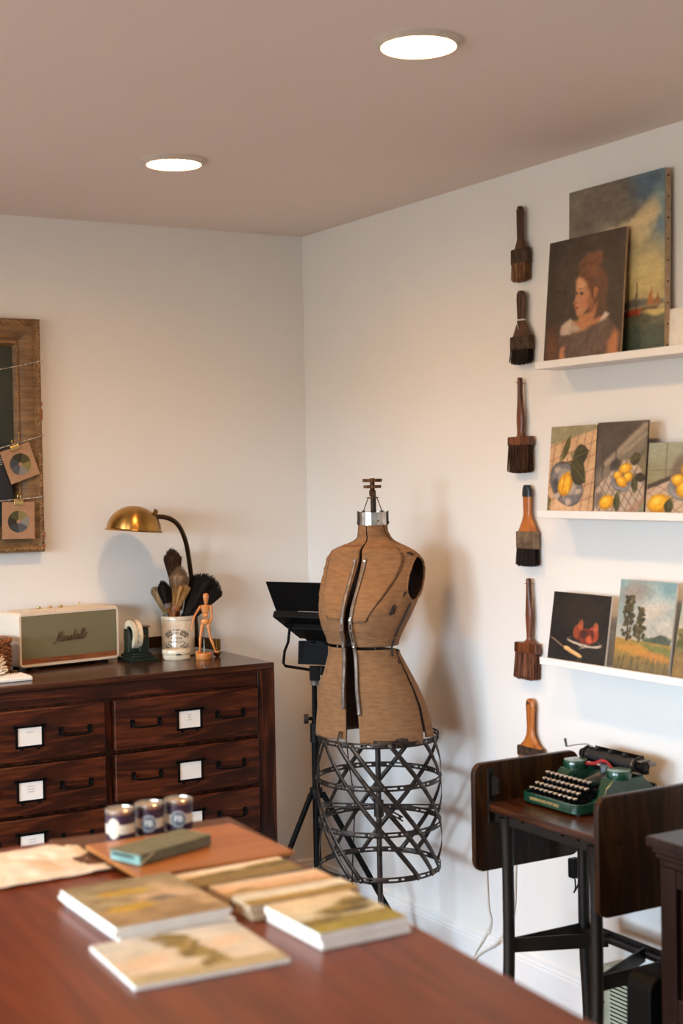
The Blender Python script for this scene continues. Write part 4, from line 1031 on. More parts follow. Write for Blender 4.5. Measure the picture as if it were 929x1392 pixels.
def pic_seascape():
    p = Pic(96, 150, .62, (122, 110, 92), 11)
    p.grad(.0, (64, 66, 54), .26, (110, 108, 84)); p.grad(.26, (176, 162, 112), .55, (150, 146, 116), (p.V > .25) * 1.0)
    p.grad(.5, (146, 136, 112), 1.0, (112, 102, 88), np.clip((p.V - .45) * 6, 0, 1)); p.noise(4, 70, (1, .95, .85), 1, 1, 2); p.noise(12, 26)
    blue = np.clip((p.U - .62) * 3.5 + (p.V - .75) * .8 + (fbm(p.X * 6, p.V * 6, 5) - .5) * 1.2, 0, 1) * np.clip((p.V - .45) * 4, 0, 1)
    p.mix(blue * .9, (92, 122, 136)); p.ell(.8, .9, .14, .07, (60, 104, 138), -.5, .9, a=.8); p.ell(.95, .82, .08, .1, (120, 140, 132), 0, .9, a=.7)
    for u, v, r in ((.82, .80, .13), (.72, .74, .12), (.87, .76, .10), (.62, .71, .12), (.78, .69, .14), (.52, .66, .09), (.44, .69, .10)): p.ell(u, v, r, r * .42, (206, 182, 134), .5, .9, 2.5, .8)
    p.ell(.45, .88, .4, .1, (92, 84, 74), .2, 1.0, 2, .7); p.noise(9, 26, (1, 1, .9), 1, 1, 8)
    p.ell(.82, .45, .22, .16, (198, 176, 112), 0, 1.0, 2, .8)
    p.poly([(.4, .25), (1, .27), (1, .29), (.7, .31), (.4, .29)], (96, 92, 84), .02)
    p.poly([(.55, .245), (.95, .262), (.9, .245), (.78, .215), (.55, .215)], (66, 40, 30), .012); p.poly([(.62, .25), (.78, .255), (.76, .22), (.62, .22)], (150, 62, 38), .01)
    for x, h in ((.58, .46), (.64, .44), (.72, .40)): p.line((x, .24), (x + .005, h), .004, (90, 64, 42), .9)
    p.poly([(.83, .27), (.87, .37), (.9, .27)], (164, 98, 48), .012); p.poly([(.90, .27), (.94, .33), (.97, .27)], (140, 92, 52), .012)
    p.ell(.92, .23, .12, .02, (196, 178, 110), 0, .8); p.noise(40, 26, (1, 1, .8), .4, 1.6, 4); p.ell(.8, .08, .5, .07, (70, 84, 72), 0, 1, a=.7)
    return p
CLOTHC = (196, 158, 118)
def checks(p, mask, a1, a2, n, col=(120, 92, 74), w_=.007, a=.6):
    m0 = p.C.copy()
    for i in range(-n, n + 1):
        o = i / n * 1.4
        p.line((.5 + o - math.cos(a1), .4 - math.sin(a1)), (.5 + o + math.cos(a1), .4 + math.sin(a1)), w_, col, a); p.line((.5 - math.cos(a2), .4 + o - math.sin(a2)), (.5 + math.cos(a2), .4 + o + math.sin(a2)), w_, col, a)
    p.C = m0 * (1 - mask[..., None]) + p.C * mask[..., None]
def lemon(p, u, v, r, rot=0.0, el=1.15, nub=True):
    ru = r / p.asp
    p.ell(u, v, ru * el, r, (176, 118, 26), rot, .12, .3); p.ell(u - .1 * ru, v + .12 * r, ru * el * .8, r * .78, (222, 164, 34), rot, .5, .3); p.ell(u - .25 * ru, v + .3 * r, ru * .4, r * .32, (240, 196, 76), rot, .8, .3)
    if nub: p.ell(u + ru * el * math.cos(rot), v + r * el * math.sin(rot), ru * .22, r * .2, (206, 148, 36), rot, .4, .2)
def leaf(p, a, b, w_, col=(62, 60, 30)):
    d = np.array(b) - np.array(a); n = np.array((-d[1], d[0])) * w_; pts = [a] + [tuple(np.array(a) + d * t + n * math.sin(t * PI)) for t in (.2, .4, .6, .8)] + [b] + [tuple(np.array(a) + d * t - n * math.sin(t * PI)) for t in (.8, .6, .4, .2)]
    p.poly(pts, col, .012); p.line(a, b, .006, (104, 98, 50), .8); p.line(tuple(np.array(a) + n * .5), tuple(np.array(a) * .4 + np.array(b) * .6 + n * .5), .02, (88, 84, 42), .5)
def pic_lemon_plate():
    p = Pic(72, 132, .545, (140, 132, 100), 21); p.noise(8, 22)
    m = np.clip((.80 + .16 * p.U - p.V) * 40, 0, 1) * np.clip((p.U - .08 + .1 * (p.V > .15)) * 60, 0, 1); p.mix(m, CLOTHC); p.noise(6, 30, (1, .9, .8))
    checks(p, m, 1.35, .22, 9, (128, 92, 74), .006, .6)
    p.poly([(.0, 0), (.06, 0), (.08, .16), (.0, .22)], (92, 84, 50), .02); p.ell(.30, .05, .25, .10, (214, 176, 138), 0, .8, a=.7)
    p.ell(.40, .34, .33, .27, (74, 72, 74), .42, .08, .4); p.ell(.40, .34, .31, .25, (110, 106, 104), .42, .1, .5)
    p.mix(np.clip(fbm(p.X * 16, p.V * 16, 4) * 5 - 2.6, 0, 1) * np.clip(1 - ((p.U - .4) / .30) ** 2 - ((p.V - .34) / .26) ** 2, 0, 1) ** .3, (172, 160, 148)); p.ell(.22, .28, .09, .13, (58, 58, 62), .3, .5, a=.8)
    for u, v in ((.20, .50), (.22, .20), (.45, .13), (.65, .26), (.62, .42)): p.ell(u, v, .07, .035, (176, 156, 140), .5, .6, 2)
    p.ell(.42, .36, .19, .16, (142, 134, 126), .42, .2); p.ell(.43, .35, .155, .13, (168, 156, 142), .42, .3)
    lemon(p, .38, .33, .085, 1.35, 1.6); p.line((.32, .25), (.36, .43), .008, (186, 112, 20), .8); p.line((.44, .24), (.44, .42), .01, (240, 190, 70), .7)
    leaf(p, (.28, .60), (.45, .90), .17, (70, 68, 34)); leaf(p, (.50, .62), (.86, .71), .34, (54, 50, 30)); leaf(p, (.46, .59), (.82, .35), .34, (60, 56, 32)); p.line((.26, .57), (.52, .60), .008, (92, 66, 44))
    return p
def pic_lemon_bowl():
    p = Pic(72, 126, .57, (78, 68, 60), 31); p.noise(7, 26)
    p.poly([(0, .45), (1, .96), (1, .70), (.4, .40), (0, .30)], (120, 108, 92), .08); p.line((.2, .55), (.95, .95), .03, (168, 150, 124), .7, 1); p.line((.55, .66), (.98, .86), .02, (160, 142, 116), .6, 1)
    p.poly([(.0, .28), (.5, .45), (.5, .38), (.0, .20)], (112, 108, 82), .02); p.poly([(.75, .55), (1, .68), (1, .42), (.9, .45)], (116, 106, 78), .03)
    for x in (.14, .40): p.line((x, .4), (x, .7), .012, (66, 58, 52), .6, 1)
    m = np.zeros_like(p.U); q = Pic(72, 126, .57, (0, 0, 0), 31); q.poly([(0, .27), (.55, .58), (.75, .60), (.98, .42), (1, 0), (0, 0)], (1, 1, 1)); m = q.C[..., 0]
    p.mix(m, (178, 156, 134)); checks(p, m, .95, -.62, 11, (112, 94, 80), .007, .7); p.poly([(.55, 0), (1, .2), (1, .1), (.7, 0)], (150, 108, 84), .01, a=.6); p.poly([(.85, 0), (1, .16), (1, 0)], (128, 124, 92), .01)
    p.ell(.40, .53, .12, .06, (54, 46, 42), .5, .5, a=.8); p.ell(.10, .16, .12, .07, (98, 88, 82), 0, .6, a=.8)
    p.ell(.55, .37, .22, .13, (98, 98, 100), -.3, .1); p.ell(.55, .37, .19, .11, (160, 158, 156), -.3, .3); p.ell(.55, .38, .17, .10, (92, 88, 84), -.3, .4)
    lemon(p, .46, .42, .045, .2, 1.1, False); lemon(p, .66, .40, .05, .8, 1.2, False); lemon(p, .54, .35, .055, -.7, 1.2); lemon(p, .60, .49, .058, .4, 1.25)
    leaf(p, (.68, .56), (.90, .63), .3, (56, 50, 32)); leaf(p, (.76, .42), (.82, .22), .3, (52, 50, 30)); p.ell(.90, .40, .10, .05, (50, 44, 32), 0, .3)
    lemon(p, .26, .13, .074, .5, 1.25); leaf(p, (.46, .24), (.46, .02), .30, (52, 54, 30)); return p
def pic_lemon_wide():
    p = Pic(72, 96, .80, (140, 134, 108), 41); p.grad(.5, (138, 130, 98), 1, (150, 152, 130)); p.noise(6, 26); p.line((.28, .5), (.28, 1), .01, (106, 98, 78), .7, 1); p.line((0, .62), (.6, .62), .012, (116, 106, 80), .6, 1)
    p.ell(.50, .62, .14, .22, (104, 88, 74), -.3, .5, a=.8)
    q = Pic(72, 96, .80, (0, 0, 0), 41); q.poly([(0, .40), (.35, .52), (1, .62), (1, 0), (0, 0)], (1, 1, 1)); m = q.C[..., 0]; p.mix(m, (188, 160, 134)); checks(p, m, .7, -.5, 8, (128, 104, 86), .008, .6)
    p.poly([(0, .42), (.36, .54), (.36, .48), (0, .35)], (70, 58, 48), .02)
    p.ell(.62, .38, .30, .18, (98, 98, 100), 0, .1); p.ell(.62, .38, .27, .155, (164, 162, 160), 0, .3); p.ell(.62, .40, .24, .13, (92, 86, 80), 0, .4)
    lemon(p, .48, .48, .085, .6, 1.0, False); lemon(p, .60, .36, .12, .9, 1.1); lemon(p, .68, .64, .125, .5, 1.15); lemon(p, .82, .42, .11, .2, 1.1)
    lemon(p, .20, .16, .125, .5, 1.15); leaf(p, (.36, .24), (.34, 0), .3, (54, 54, 32)); leaf(p, (.9, .2), (1.1, .3), .4, (54, 54, 32)); return p
def pic_pears():
    p = Pic(84, 96, .84, (26, 20, 15), 51); p.noise(5, 26, (1, .9, .5)); p.ell(.55, .75, .4, .25, (40, 32, 20), 0, 1, a=.7)
    p.ell(.62, .32, .30, .065, (178, 160, 140), -.1, .12, .8); p.ell(.62, .335, .275, .05, (34, 24, 20), -.1, .2)
    for u, v, r, t, c in ((.50, .46, .075, -.1, (138, 62, 34)), (.76, .44, .075, .1, (150, 60, 34))):
        p.ell(u, v, r / .84, r * 1.5, c, t, .2, .4); p.ell(u + .03, v + .10, r * .55, r * .9, (170, 84, 46), t, .5, .4); p.line((u + .02, v + .1), (u + .03, v + .19), .006, (84, 52, 30))
    p.ell(.64, .40, .14, .115, (112, 42, 26), .5, .12, .5); p.ell(.60, .43, .07, .06, (66, 30, 20), .4, .5, .5); p.ell(.70, .36, .05, .06, (186, 82, 46), .4, .8, .5); p.ell(.74, .44, .02, .06, (70, 26, 18), .2, .5)
    p.line((.35, .33), (.62, .24), .006, (208, 194, 176), .7); p.line((.55, .225), (.90, .30), .006, (200, 184, 166), .6)
    p.line((.0, .35), (.26, .22), .010, (92, 72, 58)); p.line((.05, .33), (.24, .235), .004, (160, 132, 110)); p.poly([(.27, .235), (.33, .24), (.60, .13), (.60, .095), (.54, .095), (.28, .19)], (206, 158, 100), .012); p.line((.30, .225), (.55, .13), .008, (226, 190, 136), .7)
    p.poly([(.52, .03), (.58, .03), (.57, .08), (.53, .08)], (60, 54, 46), .03); p.noise(24, 10, (1, .8, .6)); return p
def pic_field(sd=61, poplar=True):
    p = Pic(72, 110, .66, (166, 160, 146), sd); p.grad(.36, (188, 176, 158), 1, (132, 158, 158), 1.0); p.noise(3.4, 60, (1.2, .8, .6)); p.noise(9, 40, (1.1, .85, .7), sd=4); p.ell(.28, .86, .26, .12, (150, 130, 116), .4, 1, 2, .7); p.ell(.6, .66, .3, .09, (206, 186, 166), .3, 1, 2, .7); p.ell(.9, .95, .2, .1, (116, 150, 154), 0, 1, 2, .8)
    p.poly([(.48, .36), (.58, .395), (.70, .41), (.84, .42), (.95, .40), (1, .40), (1, .30), (.48, .32)], (74, 82, 66), .02, 2); p.grad(.0, (108, 92, 56), .36, (166, 128, 62), np.clip((.355 - p.V - .03 * (p.U - .5)) * 60, 0, 1))
    p.poly([(.3, .345), (1, .30), (1, .22), (.7, .25)], (104, 112, 58), .03, 2, .8); p.ell(.3, .25, .35, .05, (190, 134, 56), -.1, .8, 2, .8); p.ell(.75, .19, .3, .05, (184, 120, 54), -.1, .9, 2, .8)
    for i in range(46):
        x = hash2(i, 1, 3) * 1.0; h = .10 + .09 * hash2(i, 2, 3); p.line((x, .0), (x + .03, h), .007, (84, 76, 54) if i % 2 else (122, 104, 66), .6)
    if poplar:
        q = np.random.RandomState(4)
        for cx, w_, v0, v1 in ((.20, .13, .36, .82), (.42, .12, .36, .70)):
            p.line((cx, .34), (cx, v1), .010, (70, 54, 40))
            for i in range(70):
                t = q.rand(); v = v0 + (v1 - v0) * t; ww = w_ * (1 - .55 * t) * (.5 + .5 * min(1, t * 5)); p.ell(cx + q.uniform(-1, 1) * ww, v, .030, .020, [(54, 54, 32), (74, 66, 38), (44, 42, 28), (96, 78, 48)][i % 4], q.uniform(-1, 1), .5, 1, .9)
    p.noise(30, 16, (1, 1, .9)); return p
def pic_hills(sd=71):
    p = Pic(40, 90, .5, (150, 144, 110), sd); p.grad(.55, (190, 178, 150), 1, (150, 160, 140)); p.noise(5, 40)
    p.poly([(0, .62), (.4, .70), (1, .66), (1, 0), (0, 0)], (122, 108, 66), .02, 2); p.poly([(0, .50), (.5, .56), (1, .44), (1, .3), (0, .4)], (92, 90, 52), .02, 2); p.poly([(0, .3), (.6, .36), (1, .26), (1, 0), (0, 0)], (132, 104, 62), .03, 2)
    p.line((.05, .55), (.4, .45), .01, (58, 48, 34)); p.ell(.3, .75, .2, .06, (70, 76, 48), 0, .5, 2); p.ell(.7, .12, .4, .08, (106, 94, 52), 0, .9, 2); p.noise(16, 40, (1, 1, .7)); return p
def pic_land(sd, nu=56, nv=40, asp=1.4, sky=((206, 192, 168), (176, 178, 168)), hor=.42, gr=((140, 118, 56), (184, 150, 100)), trees=(), pale=0):
    p = Pic(nu, nv, asp, (190, 180, 160), sd); p.grad(hor, sky[0], 1, sky[1]); p.noise(4, 36, (1.1, .9, .8))
    p.grad(0, gr[0], hor, gr[1], np.clip((hor - p.V + p.jy) * 30, 0, 1)); p.noise(9, 36, (1, .9, .6), .6, 1.4, 3)
    for u, v, r, s_ in trees: p.ell(u, v, r, s_, (104, 92, 40), .1, .6, 3); p.ell(u + .04, v - s_ * .4, r * .8, s_ * .5, (74, 66, 38), 0, .7, 3); p.ell(u - .03, v + s_ * .3, r * .6, s_ * .4, (146, 124, 52), 0, .8, 3)
    return p

# ------------------------------------------------------------------ picture ledges on the right wall
RW = -PI / 2                                                        # local x runs along the wall away from the corner, local y into the wall
LEDG = [('upper', 1.845), ('middle', 1.432), ('lower', 1.022)]
LY0, LLEN = -1.497, 1.75
for nm, z in LEDG:
    t = thing('picture_ledge', 'white wooden picture ledge, %s of the three on the wall' % nm, 'shelf', (0, LY0, z), RW, 'picture ledges')
    MB().box((LLEN / 2, -.006, .05), (LLEN, .012, .10)).build('back_rail', SHELF, t, bevel=.001)
    MB().box((LLEN / 2, -.050, .006), (LLEN, .080, .012)).build('ledge_board', SHELF, t, bevel=.001)
    MB().box((LLEN / 2, -.095, .0105), (LLEN, .010, .021)).build('front_lip', SHELF, t, bevel=.0015)

def picture(label, y, z, wd, ht, th, pic, edge, foot=-.072, lean=.04, cat='painting', group='paintings on the picture ledges', mt=PAINT, nails=False, name='painting'):
    """Y: near-corner end of its foot along the wall; leans back against the wall"""
    a = math.asin(lean / ht) if lean else 0
    t = thing(name, label, cat, (foot, y - wd / 2, z), rot=(-a, 0, RW), group=group)
    MB().box((0, th / 2, ht / 2), (wd, th, ht)).build('stretched_canvas' if th > .01 else 'panel', edge, t, bevel=.0012 if th > .01 else .0005, seg=1)
    pic.mesh('painted_face', wd, ht, -.0006, t, mt)
    if nails:
        for i in range(9): MB().cyl((wd / 2 - .001, th * .5, ht * (.04 + .115 * i)), (wd / 2 + .0016, th * .5, ht * (.04 + .115 * i)), .0024, n=6).build('tack', BLACK, t)
    return t
LB = .0134
picture('small dark oil portrait of a girl looking aside on the upper ledge', -1.515, 1.845 + LB, .318, .338, .006, pic_portrait(), EDGE, -.084, .03)
picture('tall old harbour seascape canvas with tacked edge behind the girl portrait', -1.575, 1.845 + LB, .380, .468, .020, pic_seascape(), EDGE, -.044, .012, nails=True)
blank = thing('blank_canvas', 'low blank white canvas beside the seascape on the upper ledge', 'canvas', (-.030, -2.06, 1.845 + LB), rot=(-.06, 0, RW))
MB().box((0, .006, .055), (.26, .012, .11)).build('canvas_board', EDGEW, blank, bevel=.001)
picture('narrow panel painting of one lemon on a blue plate with leaves', -1.518, 1.432 + LB, .194, .240, .004, pic_lemon_plate(), EDGED, -.082, .022)
picture('dark panel painting of lemons piled in a bowl in slanting light', -1.716, 1.432 + LB, .196, .244, .004, pic_lemon_bowl(), EDGED, -.082, .022)
picture('shorter panel painting of lemons in a bowl, cut off by the frame edge', -1.918, 1.432 + LB, .24, .184, .004, pic_lemon_wide(), EDGED, -.082, .018)
picture('dark still life of three red pears and a knife on the lower ledge', -1.512, 1.022 + LB, .242, .192, .006, pic_pears(), EDGEW, -.084, .03)
picture('tall landscape panel of two poplars above a golden field', -1.782, 1.022 + LB, .210, .240, .006, pic_field(), EDGEW, -.080, .035)
picture('narrow hillside landscape panel at the far end of the lower ledge', -2.002, 1.022 + LB, .17, .205, .006, pic_hills(), EDGED, -.080, .045)

# ------------------------------------------------------------------ old brushes hung on the wall
W_RED = wood('red_brown_handle', S(58, 30, 17), S(92, 50, 27), S(120, 70, 38), 'Z', 1.5, .35, .3)
W_DRK = wood('dark_worn_handle', S(44, 28, 20), S(70, 46, 32), S(96, 66, 46), 'Z', 1.5, .5)
W_ORG = wood('orange_handle', S(120, 62, 22), S(168, 94, 36), S(190, 116, 50), 'Z', 1.5, .3, .35)
F_RST = mat('rusty_ferrule', S(82, 62, 46), .5, .5, S(50, 36, 28), 40, rough2=.7); F_TAN = mat('worn_tin_ferrule', S(140, 118, 92), .45, .5, S(96, 78, 60), 50, rough2=.65)
NAVY = mat('navy_dip_paint', S(22, 26, 38), .35)
WPX, WPZ = 292.6, 466.0                                              # pixels per metre along and up the wall here
def wall_brush(label, u, v, prof, ferr, brs, wood_m, ferr_m, hair_m, hole=None, dip=None, mid=None, y0=-1.335, splay=0, seed=1, ragged=.004, cord=False):
    """PROF: (v, half width in px) of the handle; FERR, BRS: v0, v1, half width 0 and 1; U: centre line"""
    t = thing('hanging_brush', label, 'brush', (-.004, y0 - (u - 710) / WPX, v_to_z(v)), RW, 'old paint brushes hung in a column on the wall')
    zz = lambda q: (v - q) / WPZ; hx = lambda q: q / WPX
    def slab(m, tab, th, cy0, K=18, ex=.8):
        vv = []; ff = []; n = 16; rows_ = [interp(tab, lerp(tab[0][0], tab[-1][0], i / K)) for i in range(K + 1)]
        for i in range(K + 1):
            vq = lerp(tab[0][0], tab[-1][0], i / K); w_, o_, tk = interp(tab, vq)
            for j in range(n):
                a = 2 * PI * j / n; c_, s_ = math.cos(a), math.sin(a)
                vv.append((hx(o_ + w_ * math.copysign(abs(c_) ** ex, c_)), cy0 - th * tk * math.copysign(abs(s_) ** ex, s_), zz(vq)))
        for i in range(K):
            for j in range(n): ff.append((i * n + j, i * n + (j + 1) % n, (i + 1) * n + (j + 1) % n, (i + 1) * n + j))
        ff += [tuple(range(n)), tuple(K * n + j for j in range(n))]
        return m.add(vv, ff)
    CY = -.0145
    tab = [(q[0], q[1], q[2] if len(q) > 2 else 0, q[3] if len(q) > 3 else 1) for q in prof]
    slab(MB(), tab, .0080, CY, 40, 1.0).build('handle', wood_m, t, angle=50)
    if dip:
        d_ = [(q0, w0 + .5, o0, k0 * 1.05) for q0, w0, o0, k0 in [(lerp(tab[0][0], dip, i / 8),) + tuple(interp(tab, lerp(tab[0][0], dip, i / 8))) for i in range(9)]]
        slab(MB(), d_, .0081, CY, 10).build('dipped_end', NAVY, t)
    if hole: MB().cyl((hx(hole[0]), CY - .0083, zz(hole[1])), (hx(hole[0]), CY - .006, zz(hole[1])), hx(1.5), n=12).build('hang_hole', INK, t)
    f = MB(); out = [(-hx(ferr[2]) + hx(ferr[4]), zz(ferr[0])), (hx(ferr[2]) + hx(ferr[4]), zz(ferr[0])), (hx(ferr[3]) + hx(ferr[4]), zz(ferr[1])), (-hx(ferr[3]) + hx(ferr[4]), zz(ferr[1]))]
    f.prism(out, CY - .0105, CY + .0105); fo = f.build('ferrule', ferr_m, t, bevel=.003)
    for sx in (-.6, .6): MB().cyl((hx(ferr[4] + sx * ferr[2]), CY - .0100, zz(lerp(ferr[0], ferr[1], .4))), (hx(ferr[4] + sx * ferr[2]), CY - .0118, zz(lerp(ferr[0], ferr[1], .4))), .0016, n=8).build('ferrule_pin', ferr_m, fo)
    b = MB(); b.prism([(-hx(brs[2] * .86) + hx(ferr[4]), zz(brs[0] - 2)), (hx(brs[2] * .86) + hx(ferr[4]), zz(brs[0] - 2)), (hx(brs[3] * .84 + brs[4]), zz(brs[1] - 5)), (-hx(brs[3] * .84) + hx(brs[4]), zz(brs[1] - 5))], CY - .008, CY + .008)
    def fn(q):
        e = q.uniform(-1, 1); g = q.uniform(-1, 1)
        p = (hx(brs[2] * e * .93 + ferr[4]), CY + g * .0105, zz(brs[0] - 2)); ln = zz(brs[1]) - abs(q.gauss(0, 1)) * -ragged * .6 + .006 * abs(e) ** 4 + q.uniform(-.001, .001)
        return p, (hx(brs[3] * e * .98 + brs[4]) + q.uniform(-1, 1) * .0015, CY + g * .0115, ln)
    tuft(b, None, fn, 420, .0011, .0006, seed); b.build('bristles', hair_m, t)['kind'] = 'stuff'
    if cord:
        m = MB(); zc_ = zz(cord); ww = hx(interp(tab, cord)[0]) + .0012
        for k_ in (0, .0022): m.tube([(ww * math.cos(a), CY - (.0112) * math.sin(a), zc_ + k_) for a in [2 * PI * i / 18 for i in range(18)]], .0009, 5, closed=True)
        m.tube([(ww * -.7, CY - .0112, zc_), (-.002, CY - .013, zc_ - .014), (.001, CY - .012, zc_ - .026)], .0008, 5); m.build('string_tie', WHITEP, t)
    MB().cyl((0, .004, zz(v + 8)), (0, CY - .016, zz(v + 7)), .0011, n=6).build('hanging_nail', STEELG, t)
    return t
def v_to_z(v): return 1.523 - (v - 659) * (1.523 - 1.283) / 112.0
HB = lambda n_, a, b: mat(n_, a, .85, col2=b, scale=30, stretch=(14, 14, .8), spec=.2, lo=.42, hi=.58)
BR_LT = HB('light_brown_bristle', S(150, 110, 76), S(96, 66, 46)); BR_BK = HB('black_bristle', S(30, 25, 23), S(44, 36, 32)); BR_DB = HB('dark_brown_bristle', S(84, 56, 40), S(40, 26, 20)); BR_BR = HB('brown_bristle', S(132, 86, 62), S(76, 46, 33))
wall_brush('short dark paint brush with rounded rusty ferrule and light bristles, topmost on the wall', 710, 282, [(282, 1.5), (284, 3.5), (290, 4.6), (305, 4.4), (318, 4.2), (326, 4.0), (335, 7), (342, 10)], (339, 360, 10.5, 11, 0), (360, 384, 10, 10, -1), W_DRK, F_RST, BR_LT, seed=1, hole=None)
wall_brush('paint brush with string tied round its handle and ragged black bristles, second from the top', 709.5, 396, [(396, 2), (398, 4.5), (405, 6), (420, 5.4), (432, 5), (436, 4.8), (445, 8), (458, 13)], (457, 476, 13, 13.5, 0), (475, 496, 12.5, 13, -1.5), W_DRK, F_RST, BR_BK, hole=(-1.5, 401), seed=2, cord=436, ragged=.012)
wall_brush('long-handled red-brown brush with broad dark round bristles, third from the top', 706, 513, [(513, 1.2), (516, 2.4), (530, 2.2), (550, 3.2), (562, 4.6), (575, 4.8), (588, 3.8), (590, 5), (593, 4), (596, 12)], (593, 605, 15, 15.5, 0), (604, 643, 14.5, 15.5, -1), W_RED, W_RED, BR_DB, seed=3)
wall_brush('orange-handled brush with navy dipped end, tan ferrule and black bristles', 713.5, 659, [(659, 1.8), (662, 4.2), (670, 5.3), (682, 5.2), (698, 4.8), (704, 6), (712, 9), (722, 13)], (722, 746, 13, 13, 0), (745, 770, 13, 14, -1), W_ORG, F_TAN, BR_BK, dip=675, seed=4)
wall_brush('long slender-handled brush with red-brown bristles above the typing stand', 714, 786, [(786, 1.5), (788, 2.6), (800, 2.4), (820, 3.6), (836, 4.6), (852, 3.8), (868, 2.8), (871, 5), (876, 14)], (874, 888, 15, 15.5, -3), (888, 925, 14.5, 15, -5), W_RED, W_RED, BR_BR, seed=5)
wall_brush('orange varnished brush partly hidden behind the raised leaf, lowest on the wall', 713.5, 950, [(950, 1.8), (953, 5), (960, 5.8), (972, 5), (990, 4.4), (1000, 5.5), (1008, 9), (1016, 15)], (1016, 1030, 16, 16, 0), (1030, 1062, 15, 15, -1), W_ORG, F_RST, BR_LT, hole=(-.5, 956), seed=6)
# one more brush begins at the edge of the picture
wall_brush('dark brush handle just entering at the picture edge beside the seascape', 710, 288, [(288, 1.5), (290, 3.5), (300, 5.5), (312, 4), (322, 4.0), (332, 6)], (332, 352, 7, 7.5, 0), (352, 384, 7, 7.5, 0), W_DRK, F_RST, BR_DB, y0=-2.047, seed=7)
# ------------------------------------------------------------------ typing stand with raised leaves
CTZ = .70
ct = thing('typing_stand', 'old wheeled typing stand with dark wooden top and two raised drop leaves', 'stand', (-.235, -1.885, 0), RW)
# local x along the wall (away from the corner), y into the wall
TW, TD = .465, .345
m = MB(); o_ = rrect(TW, TD, .028, 5)
m.add([(x, y, z) for z in (CTZ - .019, CTZ) for x, y in o_], [(i, (i + 1) % len(o_), len(o_) + (i + 1) % len(o_), len(o_) + i) for i in range(len(o_))] + [tuple(range(len(o_))), tuple(range(len(o_), 2 * len(o_)))])
m.build('stand_top', WALNUTY, ct, bevel=.003)
m = MB()
for sy in (-1, 1): m.box((0, sy * (TD / 2 - .022), CTZ - .034), (TW - .03, .004, .030))
for sx in (-1, 1): m.box((sx * (TW / 2 - .015), 0, CTZ - .034), (.004, TD - .045, .030))
m.build('steel_apron', CARTM, ct, bevel=.001)
for x in (-.16, -.10, .06, .12): MB().cyl((x, -(TD / 2 - .020), CTZ - .026), (x, -(TD / 2 - .017) - .004, CTZ - .026), .005, n=10).build('apron_rivet', CARTM, ct)
def leg(x, y, bx, by):
    pts = [(x, y, CTZ - .03), (x, y, CTZ - .10), (x, y, .36), (x + bx * .2, y + by * .2, .26), (x + bx * .7, y + by * .7, .16), (x + bx, y + by, .07)]
    c_ = catmull(pts, 5)
    MB().tube(c_, [.0215 - .006 * min(1, i / 6) for i in range(len(c_))], 12).build('leg', CARTM, ct)
    c0 = Vector((x + bx, y + by, 0))
    w_ = MB().cyl(c0 + Vector((-.012, 0, .027)), c0 + Vector((.012, 0, .027)), .0265, n=20).build('caster_wheel', BLACKP, ct)
    f = MB()
    for s_ in (-1, 1): f.box(c0 + Vector((s_ * .0155, 0, .042)), (.003, .026, .046))
    f.box(c0 + Vector((0, 0, .066)), (.036, .030, .012)); f.build('caster_fork', CARTM, ct, bevel=.002)
LX, LYF, LYB = .174, -.145, .105
for sx in (-1, 1): leg(sx * LX, LYF, sx * .0, -.012); leg(sx * LX, LYB, sx * .0, .012)
ZS = .335
def flat_bar(nm, p, q, th, h):
    p, q = Vector(p), Vector(q); d = q - p; L_ = d.length
    MB().box((L_ / 2, 0, 0), (L_, th, h), M=Matrix.Translation(p) @ Matrix.Rotation(math.atan2(d.y, d.x), 4, 'Z')).build(nm, CARTM, ct, bevel=.001)
for sx in (-1, 1):                                                  # stretchers: side bars, and V braces to the bar at the back
    flat_bar('side_stretcher', (sx * LX, LYF, ZS), (sx * LX, LYB, ZS), .005, .038)
    flat_bar('v_brace', (sx * LX, LYF + .004, ZS), (sx * LX * .40, LYB - .006, ZS), .005, .038)
MB().box((0, LYB - .004, ZS + .004), (2 * LX, .030, .006)).build('back_shelf_bar', CARTM, ct, bevel=.001)
MB().box((0, LYB + .010, ZS), (2 * LX, .004, .036)).build('back_stretcher', CARTM, ct, bevel=.001)
# raised leaves
def leaf_board(x, label, rows_):
    out = rrect(.350, .285, .030, 6)
    b_ = MB(); vv = []
    for xx in (-.0095, .0095): vv += [(xx, p[0], p[1]) for p in out]
    n = len(out); b_.add(vv, [(i, (i + 1) % n, n + (i + 1) % n, n + i) for i in range(n)] + [tuple(range(n)), tuple(range(n, 2 * n))])
    o = b_.build('drop_leaf', WALNUT, ct, bevel=.004, loc=(x, -.028, .661))
    return o
LX2 = TW / 2 + .0125
l1 = leaf_board(-LX2, '', 0); l2 = leaf_board(LX2, '', 0)
for lf, s_ in ((l1, 1), (l2, -1)):
    MB().box((s_ * .0125, -.125, .055), (.006, .020, .145)).build('hinge_strap', CARTM, lf, bevel=.001)
    MB().prism([(0, 0), (.030, .012), (.026, .030), (.030, .046), (0, .056)], -.002, .002, M=Matrix.Translation((s_ * .016, -.122, .055)) @ Matrix.Rotation(0 if s_ > 0 else PI, 4, 'Z')).build('lock_bracket', CARTM, lf)
    for q_ in (-.004, .05, .11): MB().cyl((s_ * .0155, -.125, q_), (s_ * .0175, -.125, q_), .0045, n=10).build('hinge_screw', BLACK, lf)
for z in (.105, .03): MB().cyl((.0092, -.115, z), (.0102, -.115, z), .0075, n=16).build('wood_plug', MAHOG, l2)
MB().prism([(-.014, 0), (.012, .004), (.012, .016), (-.014, .018)], -.003, .003, M=Matrix.Translation((0, .15, .1425)) @ Matrix.Rotation(PI / 2, 4, 'Z')).build('leaf_clip', BLACK, l2)

